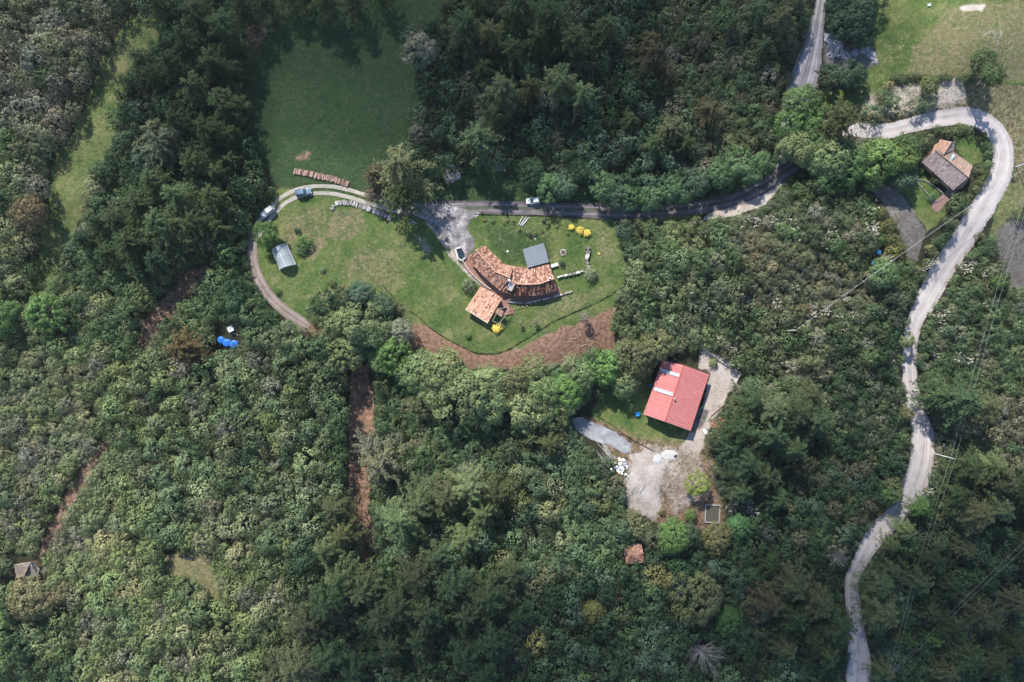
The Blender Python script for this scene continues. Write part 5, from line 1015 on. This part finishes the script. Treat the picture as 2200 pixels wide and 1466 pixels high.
logs_at([(1372 + random.uniform(-10, 10), 1050 + random.uniform(-8, 8), random.uniform(3, 4.5), random.uniform(38, 58), random.uniform(.4, .7)) for _ in range(7)], 'g', 'thin stick lying on the pale ground in the middle of the bare yard', 'sticks in the yard', 'stick', 'wooden_stick')
logs_at([(880,474,1.6,20,1.4),(885,479,1.6,15,1.4),(889,476,1.5,-30,1.3),(891,482,1.6,25,1.4)], 'g', 'grey block of wood in the small heap under the big conifer by the fork', 'wood blocks under the big conifer')
logs_at([(772 + random.uniform(-14, 14), 880 + random.uniform(-60, 60), random.uniform(2, 4), random.uniform(30, 150), random.uniform(.25, .5)) for _ in range(26)], 'g', 'thin bleached branch on the bare middle landslide scar', 'branches on the middle scar', 'branch', 'fallen_branch')
logs_at([(385 + random.uniform(-45, 45), 650 + random.uniform(-60, 60), random.uniform(1.5, 3.5), random.uniform(0, 180), random.uniform(.25, .4)) for _ in range(20)], 'g', 'thin pale branch on the dark earth scar left of the blue tanks', 'branches on the left scar', 'branch', 'fallen_branch')
logs_at([(random.uniform(1160, 1320), random.uniform(700, 752), random.uniform(.8, 2.2), random.uniform(0, 180), random.uniform(.4, .8)) for _ in range(24)], 'r', 'short brown branch littering the brown earth bank below the lawn', 'branches on the brown bank', 'branch', 'fallen_branch')

# ------------------------------------------------------------------ tanks, boxes, stones, yard things
BLUE = plain('blue_plastic', (.02, .15, .52), .4, var=.15, scale=2); LBLUE = plain('bright_blue_plastic', (.03, .28, .62), .4, var=.15, scale=2); WPL = plain('white_plastic', (.70, .74, .76), .5, var=.08)
def tank(label, px, py, r, mat, h=1.3, grp=None):
    x, y, z = P(px, py, h * .6); z = float(hz(x, y)); t = thing('water_tank', label, 'water tank', (float(x), float(y), z), random.uniform(0, 3), grp); mb = MB(); mb.tube([(0, 0, -.3), (0, 0, h * .3), (0, 0, h * .35), (0, 0, h * .7)], [r * .92, r, r * .95, r], 20); mb.dome((0, 0, h * .7), r, r, h * .22, 20, 4)
    for k in range(8): a = k * math.pi / 4; mb.tube([(r * .3 * math.cos(a), r * .3 * math.sin(a), h * .92), (r * .95 * math.cos(a), r * .95 * math.sin(a), h * .76)], .05, 4)
    mb.build('tank', mat, t, True); mb = MB(); mb.tube([(0, 0, h * .88), (0, 0, h * .98)], r * .26, 14); mb.build('lid', mat, t); mb = MB(); mb.tube([(r * .7, 0, h * .6), (r * 1.15, 0, h * .6), (r * 1.15, 0, 0)], .04, 5); mb.build('pipe', WPL, t); return t
tank('left blue round water tank of the row of three in the bushes', 474.5, 731, 1.15, BLUE); tank('middle blue round water tank of the row of three in the bushes', 487, 737, 1.25, BLUE); tank('right blue round water tank of the row of three in the bushes', 502.5, 740, 1.3, BLUE)
tank('small bright blue tank, upper one of two near the gravel side yard', 1888, 542, .75, LBLUE, 1.0); tank('bright blue tank, lower one of two near the gravel side yard', 1879.5, 566, .95, LBLUE, 1.0)
tank('blue drum standing on the grass left of the barn', 1370, 890, .85, LBLUE, 1.0); tank('small blue drum against the dark left wall of the barn', 1397, 829, .5, BLUE, .9)
def crate(name, label, cat, px, py, size, rz, mat, topmat=None, grp=None):
    x, y, z = P(px, py); t = thing(name, label, cat, (float(x), float(y), float(z)), R(rz), grp); w_, d_, h_ = size; mb = MB(); mb.box((0, 0, h_ / 2 - .1), (w_, d_, h_ + .2)); mb.build('box', mat, t)
    mb = MB()
    for a, b in (((-1, -1), (1, -1)), ((1, -1), (1, 1)), ((1, 1), (-1, 1)), ((-1, 1), (-1, -1))): mb.beam((a[0] * w_ / 2, a[1] * d_ / 2, h_), (b[0] * w_ / 2, b[1] * d_ / 2, h_), .10, .12)
    mb.build('rim', topmat or mat, t); mb = MB(); mb.box((0, 0, h_ + .05), (w_ * .3, d_ * .3, .08), .5); mb.build('hatch', topmat or mat, t); return t
crate('white_tank', 'white square plastic tank with a dark mark behind the three blue tanks', 'water tank', 498, 707, (1.7, 1.7, 1.1), 25, WPL, plain('tank_frame', (.35, .37, .38), .5))
logs_at([(505,717,1.1,10,1.6),(509,719,1.0,-30,1.4)], 'r', 'light block of wood between the white and the blue tanks', 'wood blocks by the tanks')
crate('white_tank', 'pale white box tank in the bushes left of the gravel side yard', 'water tank', 1875, 491, (1.3, 1.3, .9), 30, WPL)
crate('white_table', 'white table beside the right end of the tiled farmhouse', 'table', 1191, 570.5, (2.2, .9, .7), 18, WPL)
crate('garden_bench', 'dark bench standing in the small sunny glade at lower left', 'bench', 406, 1198, (2.9, .7, .45), -16, plain('dark_wood', (.03, .035, .045), .8))
crate('white_box', 'small white box on the upper green hillside', 'box', 1995, 12, (.8, .6, .4), 10, WPL); crate('white_board', 'white board lying near the sheets by the barn', 'board', 1514, 927, (1.6, .8, .12), -50, WPL)
def blob(name, label, cat, px, py, r, h, mat, seg=9, flat=True):
    x, y, z = P(px, py); mb = MB(); mb.dome((float(x), float(y), float(z) - .1), r, r * random.uniform(.8, 1.1), h, seg, 4, jit=.12); o = mb.build(name, mat); return tag(o, label, cat)
blob('garden_stone', 'round white boulder in the middle of the dark green lawn', 'stone', 1090.6, 541, .42, .4, WHITE); blob('garden_stone', 'small pale stone on the lawn near the fan of logs', 'stone', 1150, 514, .35, .3, STONE)
fp = thing('fire_pit', 'round fire pit ringed with stones on the lawn right of the metal canopy', 'fire pit', tuple(map(float, P(1210, 543))))
for k in range(12): mb = MB(); a = k * math.pi / 6; mb.box((.85 * math.cos(a), .85 * math.sin(a), .1), (.45, .3, .35), a + 1.57, random.random()); mb.build('stone', RUBBLE, fp)
mb = MB(); mb.dome((0, 0, -.02), .65, .65, .08, 12, 3, jit=.1); mb.build('ash', plain('burnt_earth', (.16, .07, .05), .95), fp)
for i, (a, b) in enumerate([(1226 - k * 9.2, 627 + k * 2.7 - (0 if k < 12 else 1)) for k in range(15)]):
    x, y, z = P(a - 2, b + 3); mb = MB(); mb.tube([(0, 0, -.05), (0, 0, .32)], [.20, .26], 9); o = mb.build('flower_pot', plain('clay_pot', (.30, .22, .18), .9)); o.location = (float(x), float(y), float(z)); tag(o, 'small clay pot in the dotted line along the stone border below the farmhouse', 'flower pot', 'pots along the stone border')
# slatted shelter roof on the grass above the driveway
sh = thing('slatted_shelter', 'grey slatted open shelter standing at the forest edge above the driveway', 'shelter', tuple(map(float, P(1074, 364)))); GW = plain('aged_grey_wood', (.25, .235, .24), .9)
mb = MB()
for k in range(11): mb.box((-1.7 + k * .34, 0, 2.2), (.16, 2.3, .06))
mb.build('slat_roof', GW, sh)
for sx in (-1.6, 1.6):
    for sy in (-.9, .9): mb = MB(); mb.box((sx, sy, 1), (.12, .12, 2.4)); mb.build('post', WOOD, sh)
for sy in (-.9, .9): mb = MB(); mb.box((0, sy, 2.12), (3.6, .1, .1)); mb.build('beam', WOOD, sh)
# concrete slab and foundations of the yard
x, y, z = map(float, P(1438, 978)); cs = thing('concrete_slab', 'oval pale concrete slab with a dark hole at the top of the bare yard', 'slab', (x, y, z)); mb = MB(); mb.dome((0, 0, -.05), 2.9, 1.7, .22, 18, 3, jit=.06); mb.build('slab', CONC, cs); mb = MB(); mb.box((1.9, -.25, .2), (1.0, .6, .16), .7); mb.build('hole', DARKP, cs)
blob('cement_heap', 'low round heap of white cement left of the concrete slab', 'heap', 1413, 987, 1.6, .35, plain('white_cement', (.44, .44, .43), .95, var=.3, scale=1.2), 16)
stone_wall('L shaped low block wall around the pale ground above the barn', [(1514,753),(1550,778),(1585,801),(1583,815),(1580,822)], .6, .3, CONC, jit=.03, name='low_wall')
fd = thing('planting_frame', 'rectangular sunken bed with a low grey border at the lower right of the yard', 'garden bed', tuple(map(float, P(1531, 1104)))); 
for a, b in (((-2.2, 2.9), (2.3, 2.7)), ((2.3, 2.7), (1.9, -2.9)), ((1.9, -2.9), (-2.5, -2.6)), ((-2.5, -2.6), (-2.2, 2.9))): mb = MB(); mb.beam((*a, .2), (*b, .2), .22, .5); mb.build('border', CONC, fd)
mb = MB(); mb.quadr([(-2.3, -2.5, .12), (1.9, -2.8, .12), (2.2, 2.6, .12), (-2.1, 2.8, .12)]); mb.build('soil', plain('bed_soil', (.10, .09, .065), .95, var=.4), fd)
# rubbish: white bags and boards
for i in range(34):
    px, py = 1334 + random.gauss(0, 9), 1002 + random.gauss(0, 10); x, y, z = map(float, P(px, py)); mb = MB()
    if i % 3: mb.box((0, 0, .15), (random.uniform(.5, 1.3), random.uniform(.3, .9), random.uniform(.1, .5)), 0); nm, lb, ct, gp = 'white_board', 'white or cream board thrown on the rubbish pile beside the poles', 'board', 'boards on the rubbish pile'
    else: mb.dome((0, 0, 0), random.uniform(.35, .7), random.uniform(.3, .5), random.uniform(.3, .5), 9, 4, jit=.15); nm, lb, ct, gp = 'rubbish_bag', 'white bag lying on the rubbish pile beside the poles', 'bag', 'bags on the rubbish pile'
    o = mb.build(nm, random.choice([WHITE, WPL, plain('cream_board', (.62, .52, .36), .8), WPL, METAL])); o.location = (x, y, z + random.uniform(0, .4)); o.rotation_euler = (random.gauss(0, .15), random.gauss(0, .15), random.uniform(0, 6)); tag(o, lb, ct, gp)
EARTH = tile_mat('crumbly_earth', [(.2, (.12, .06, .04)), (.6, (.28, .15, .10)), (.9, (.42, .26, .18))])
for (a, b, r_, lb) in ((1538, 912, 1.7, 'heap of red brown earth right of the barn'), (1548, 905, 1.2, 'smaller red brown earth heap touching the larger one right of the barn')):
    x, y, z = map(float, P(a, b)); mb = MB()
    for k in range(70): rr_ = r_ * random.random() ** .5; an = random.uniform(0, 6.28); mb.box((x + rr_ * math.cos(an), y + rr_ * math.sin(an), z + (1 - rr_ / r_) * .7 + .05), (random.uniform(.25, .7), random.uniform(.2, .5), random.uniform(.2, .5)), random.uniform(0, 3), random.random())
    tag(mb.build('earth_heap', EARTH), lb, 'heap')
# grey rock outcrop beside the side road
ROCK = tile_mat('rock_face', [(.2, (.17, .165, .18)), (.55, (.33, .32, .35)), (.9, (.55, .54, .57))])
for i, (a, b, r_) in enumerate([(1782,84,2.2),(1790,100,2.4),(1800,112,2.2),(1815,122,2.0),(1800,96,1.8),(1838,112,1.5),(1858,108,1.7),(1872,120,1.8),(1880,132,1.3),(1786,118,1.6),(1694,160,1.2),(1692,175,1.0)]):
    x, y, z = map(float, P(a, b)); mb = MB(); n = 14; rows = []
    for j in range(6):
        tt_ = math.pi / 2 * j / 5; rows.append([(r_ * math.cos(tt_) * math.cos(an) * random.uniform(.75, 1.1), r_ * math.cos(tt_) * math.sin(an) * random.uniform(.6, 1.0), r_ * .55 * math.sin(tt_) * random.uniform(.7, 1.1) - .2) for an in [2 * math.pi * k / n for k in range(n)]])
    mb.grid(rows, closed=True); mb.r = [random.random() for _ in mb.r]; o = mb.build('rock', ROCK); o.location = (x, y, z); o.rotation_euler = (0, 0, random.uniform(0, 6)); tag(o, 'grey rock of the outcrop beside the straight grey side road' if i < 10 else 'pale rock on the left shoulder of the grey side road', 'rock', 'rocks of the outcrop' if i < 10 else 'rocks on the left shoulder')

# ------------------------------------------------------------------ poles and overhead lines
POLE = plain('concrete_pole', (.62, .62, .62), .8, var=.08); WIRE = plain('wire', (.50, .52, .52), .6, var=.05)
def pole(label, bx, by, h=9.2, arms=True, yaw=0.0):
    x, y, z = map(float, P(bx, by)); t = thing('utility_pole', label, 'pole', (x, y, z), yaw); mb = MB(); mb.tube([(0, 0, -1), (0, 0, h)], [.20, .13], 10); mb.build('pole', POLE, t)
    if arms:
        mb = MB(); mb.box((0, 0, h - .25), (1.7, .12, .12)); ca = mb.build('crossarm', METAL, t)
        for sx in (-.75, .75): mb = MB(); mb.tube([(sx, 0, h - .2), (sx, 0, h + .05)], [.07, .05], 7); mb.build('insulator', WPL, ca)
    return Vector((x, y, z)), h, yaw
pA = pole('pale utility pole leaning right of the pale road beside the dark slope', 2008, 975, 9.2, True, R(-12)); pB = pole('pale utility pole near the bottom edge right of the road', 1880, 1424, 9.0, True, R(20)); pC = pole('pale utility pole at the right edge beside the road bend', 2182, 359, 9.5, True, R(-12)); pD = pole('short pale pole among the bushes at the left end of the long wire', 1683, 711, 9.2, False)
def top(p, s_): b, h, yw = p; return b + Vector((math.cos(yw) * s_ * .75, math.sin(yw) * s_ * .75, h + .02))
def wire(label, a, b, sag=1.2, r_=.03, grp=None):
    pts = []; 
    for i in range(15): t_ = i / 14; p = a.lerp(b, t_); p.z -= sag * 4 * t_ * (1 - t_); pts.append(p)
    mb = MB(); mb.tube(pts, r_, 5, cap=False); return tag(mb.build('overhead_wire', WIRE), label, 'wire', grp)
fE = PZ(2290, 1085, 4.0); 
for s_, nm in ((-1, 'left'), (1, 'right')):
    wire('%s wire of the upper pair hanging from the road bend pole down the right edge' % nm, top(pC, s_), top(pA, s_), 1.0, .014); wire('%s wire of the pair between the two lower utility poles' % nm, top(pA, s_), top(pB, s_), 1.0, .014)
    wire('%s wire of the pair leaving the bottom pole towards the right edge' % ('upper' if s_ < 0 else 'lower'), top(pB, s_), PZ(2290, 1090 + s_ * 9, 2.0), 1.0, .014)
wire('long pale wire crossing from the short pole over the scrub hill to the road bend', top(pD, 0), pC[0] + Vector((0, 0, pC[1] - .6)), 1.4, .03)

# ------------------------------------------------------------------ low dark edges of the lawn and garden plants
TWIG = plain('dark_brush', (.035, .032, .022), .95)
def brush_fence(label, pts, h=.4, gap=1.6, wd=.085):
    c = catmull([(a, b, 0) for a, b in pts], 4); x, y, z = P(c[:, 0], c[:, 1]); t = thing('low_fence', label, 'fence', (float(x[0]), float(y[0]), float(z[0]))); o_ = Vector(t.location)
    V_ = [Vector((float(a), float(b), float(d) + h * .6)) - o_ for a, b, d in zip(x, y, z)]; mb = MB(); mb.tube([v + Vector((random.gauss(0, .05), random.gauss(0, .05), 0)) for v in V_], [wd * random.uniform(.4, 1.7) for _ in V_], 5); mb.build('brush_rail', TWIG, t); mb = MB()
    for v in V_[::4]: mb.beam(v - Vector((0, 0, h)), v + Vector((0, 0, h * .5)), .10)
    p_ = mb.build('fence_posts', TWIG, t); p_['kind'] = 'stuff'; return t
brush_fence('low dark brush fence curving along the lower rim of the bright lawn', [(1338,616),(1290,646),(1232,671),(1184,694),(1146,718),(1118,735),(1089,752),(1055,760),(1020,757),(986,741),(954,724),(925,705),(903,684),(880,668)])
brush_fence('straight low dark fence along the lower side of the driveway', [(1020,460),(1080,462),(1146,463),(1220,467),(1295,471)], .35, wd=.1)
brush_fence('thin low line of brush across the grass left of the barn yard', [(1262,885),(1310,910),(1350,940),(1405,970)], .3, wd=.07)
brush_fence('short dark edge of brush on the left slope above the brown bank', [(822,614),(838,630),(850,648)], .35, wd=.1)
SMALL = [crown_mesh('bush', 1.0, 1.1, 26, 30, .30, .10, .15, .1, seed=400 + k) for k in range(3)]
def bush(label, px, py, r_, tint, cat='bush', name='bush', grp=None, h=1.0, ms=SMALL):
    x, y, z = map(float, P(px, py, r_ * .7)); z = float(hz(x, y)); o = bpy.data.objects.new(name, random.choice(ms)); COL.objects.link(o); o.location = (x, y, z - .05); o.scale = (r_, r_, r_ * h); o.rotation_euler = (0, 0, random.uniform(0, 6)); o['tint'] = list(tint); return tag(o, label, cat, grp)
YF = (.42, .34, .015)
for a, b, r_, lb in ((1228, 489, .85, 'leftmost yellow flowering bush of the row of three on the lawn'), (1246, 494.5, 1.15, 'middle yellow flowering bush of the row of three on the lawn'), (1262, 501.5, 1.1, 'rightmost yellow flowering bush of the row of three on the lawn'), (1066.5, 706.5, 1.35, 'round yellow flowering bush below the small tiled outbuilding'), (1287, 545.5, .4, 'tiny yellow plant by the stack of grey stones')): bush(lb, a, b, r_, YF, 'flowering bush', 'flowering_bush')
for a, b, r_, tn, lb in ((652, 521, 2.4, T_BRI, 'bright green bush above the straw patch by the greenhouse'), (648, 536, 1.8, T_LIT, 'smaller green bush directly beneath the bright one by the greenhouse'), (1006, 612, 2.2, (.07, .10, .05), 'grey green shrub on the lawn left of the small tiled outbuilding'), (1270, 588, 2.0, (.13, .15, .08), 'pale grey green shrub on the lawn by the dry stone wall'), (638, 496, 1.0, T_DARK, 'dark small bush above the straw patch'), (692, 581, .9, (.07, .11, .06), 'small lone bush in the middle of the left grass'), (714, 608, 1.2, T_LIT, 'grey green bush at the lower rim of the left grass'), (1485, 1108, 2.0, T_BRI, 'small green bush below the bright two toned tree'), (1422, 1101, 1.1, (.12, .12, .03), 'little olive bush at the bottom of the bare yard'), (1533, 780, 1.4, T_LIT, 'green bush between the barn and the pale ground above it'), (1006, 722, 1.0, (.05, .10, .03), 'low green bush in the lawn below the small outbuilding'), (1208, 568, .9, T_DARK, 'dark bush next to the white table'), (2002, 424, 1.3, (.05, .09, .04), 'blue green bush in the leaf shaped garden bed'), (598, 627, 1.0, T_BRI, 'small bright bush on the inner edge of the dirt track'), (1425, 748, 1.2, T_LIT, 'green bush just above the red roof')): bush(lb, a, b, r_, tn)
for i in range(26): a, b = random.choice([(1040,475),(1065,474),(1083,478),(1098,482),(1160,478),(1185,486),(1200,498),(1172,500),(1145,505),(1120,495),(1212,490),(1175,474)]); bush('small garden plant scattered on the lawn under the driveway', a + random.gauss(0, 10), b + random.gauss(0, 6), random.uniform(.35, .7), random.choice([T_LIT, T_GRY, (.12, .09, .05), T_DARK]), 'garden plant', 'garden_plant', 'plants on the upper lawn')
def sapling(label, px, py, r_, h, tint=(.12, .13, .08), m_=None):
    x, y, z = map(float, P(px, py)); t = thing('sapling', label, 'sapling', (x, y, z)); k = part('trunk', TRUNKS[0], t); k.scale = (h,) * 3; c = part('crown', SMALL[0], t, (0, 0, h * .55)); c.scale = (r_, r_, h * .5); c['tint'] = list(tint); return t
sapling('left one of two pale saplings on the bright lower lawn', 1118, 695, .7, 2.2); sapling('right one of two pale saplings on the bright lower lawn', 1150, 692, .8, 2.4); sapling('thin grey leaved sapling on the brown bank edge', 1255, 684, 1.5, 3.6, (.14, .13, .10))
for a, b, r_, tn, lb in ((1859, 189, 1.9, (.05, .07, .025), 'left small tree on the dry ground above the road'), (1909, 183, 1.7, (.09, .09, .04), 'brownish small tree above the road, right of the first one'), (1898, 208, 2.2, T_MID, 'dark green small tree in the middle of the dry ground'), (1873, 240, 3.2, (.04, .07, .035), 'round dark bush touching the upper edge of the pale road'), (1912, 222, 2.6, T_MID, 'loose green bush right of the round dark one'), (1970, 232, 2.6, (.035, .065, .035), 'dark bush at the upper roadside before the bend'), (1995, 222, 2.3, (.07, .10, .04), 'light green bush behind the dark roadside one')): bush(lb, a, b, r_, tn, 'bush', 'bush', None, 1.2, TALLSH)
for i in range(16): t_ = i / 15; bush('low dark bush in the hedge line on the dry hill', 1918 + 172 * t_ + random.gauss(0, 2), 170 - 6 * math.sin(t_ * 3) + random.gauss(0, 2), random.uniform(.8, 1.5), (.045, .065, .025), 'bush', 'bush', 'hedge line bushes on the dry hill')
# pampas clumps with white plumes
def leafblades(n, r_, seed):
    g = random.Random(seed); mb = MB()
    for k in range(n): a = g.uniform(0, 6.28); l_ = r_ * g.uniform(.6, 1); mb.quadr([(.05 * math.cos(a + 1.5), .05 * math.sin(a + 1.5), 0), (l_ * .6 * math.cos(a), l_ * .6 * math.sin(a), .7), (l_ * math.cos(a), l_ * math.sin(a), .5), (.05 * math.cos(a - 1.5), .05 * math.sin(a - 1.5), 0)], g.random())
    return mb.mesh('blades', LEAF)
def plumes(n, r_, seed):
    g = random.Random(seed); mb = MB()
    for k in range(n): a = g.uniform(0, 6.28); d_ = r_ * g.random() ** .5; b_ = Vector((d_ * math.cos(a), d_ * math.sin(a), g.uniform(1.9, 2.7))); e_ = Vector((math.cos(a), math.sin(a), .8)) * g.uniform(.3, .55); mb.tube([b_ - Vector((0, 0, 1.6)), b_, b_ + e_ * .5, b_ + e_], [.012, .04, .12, .03], 5)
    return mb.mesh('plumes', PLUME)
PLUME = plain('cream_plume', (.62, .57, .46), .9, var=.15); BL = [leafblades(40, 1.2, k) for k in range(2)]; PM = [plumes(6 + 3 * k, 1.3, k) for k in range(4)]
PAM = [(215,662,7,16),(120,676,4,9),(120,1000,9,40),(1530,482,8,22),(1600,470,6,25),(1550,500,5,14),(1690,478,6,20),(1770,520,6,16),(1860,475,7,22),(1890,510,4,18),(1900,560,5,14),(1480,38,8,26),(1420,60,5,16),(1540,90,6,30),(2010,690,5,20),(2060,760,5,25),(1580,1075,9,14),(1610,1100,5,12),(1610,800,5,20),(1560,745,5,14),(1830,700,6,30),(1850,610,5,25),(2025,1055,8,20),(2012,1180,5,14),(1930,860,4,14),(2130,880,5,40),(1990,560,5,16),(2060,570,4,20),(2085,660,4,20),(1750,650,6,35),(1640,665,5,30),(1980,480,4,12),(2110,340,4,16)]
for a, b, n, sp in PAM:
    for k in range(n):
        px, py = a + random.gauss(0, sp), b + random.gauss(0, sp * .7)
        if float(opendist(np.array([px]), np.array([py]))[0]) < 2: continue
        x, y, z = map(float, P(px, py, 1.5)); z = float(hz(x, y)); t = thing('pampas_grass', 'tall pampas grass tuft with cream plumes %s' % REG[region(px, py)][5], 'pampas grass', (x, y, z), random.uniform(0, 6), 'pampas tufts %s' % REG[region(px, py)][5])
        sc_ = random.uniform(.7, 1.1); c = part('blades', random.choice(BL), t); c['tint'] = [.13, .13, .06]; c.scale = (sc_,) * 3; p_ = part('plumes', random.choice(PM), t); p_.scale = (sc_, sc_, 1.25); p_['kind'] = 'stuff'
# bleached twiggy shrubs
for i in range(70):
    px, py = (random.uniform(20, 2180), random.uniform(20, 1440)) if i > 38 else (random.uniform(20, 700), random.uniform(700, 1440))
    if float(opendist(np.array([px]), np.array([py]))[0]) < 8: continue
    x, y, z = map(float, P(px, py, 2)); z = float(hz(x, y)); o = bpy.data.objects.new('dead_shrub', random.choice(TWIGS)); COL.objects.link(o); r_ = random.uniform(1.2, 2.4); o.location = (x, y, z); o.rotation_euler = (0, 0, random.uniform(0, 6)); o.scale = (r_, r_, r_ * 1.6); ph = REG[region(px, py)][5]; tag(o, 'bare bleached twiggy shrub ' + ph, 'dead shrub', 'bare shrubs ' + ph)

# ------------------------------------------------------------------ the thin haze between drone and land
hzm = bpy.data.materials.new('haze'); hzm.use_nodes = True; t_ = hzm.node_tree; t_.nodes.clear(); out_ = t_.nodes.new('ShaderNodeOutputMaterial'); v_ = t_.nodes.new('ShaderNodeVolumePrincipled')
v_.inputs['Density'].default_value = 0.00006; v_.inputs['Color'].default_value = (.84, .92, 1, 1); v_.inputs['Anisotropy'].default_value = 0.2; t_.links.new(v_.outputs[0], out_.inputs['Volume'])
mb = MB(); mb.box((0, 0, (float(GZ.min()) - 1 + HC + 12) / 2), (6400, 6400, HC + 13 - float(GZ.min()))); o = mb.build('haze', hzm); o['kind'] = 'stuff'
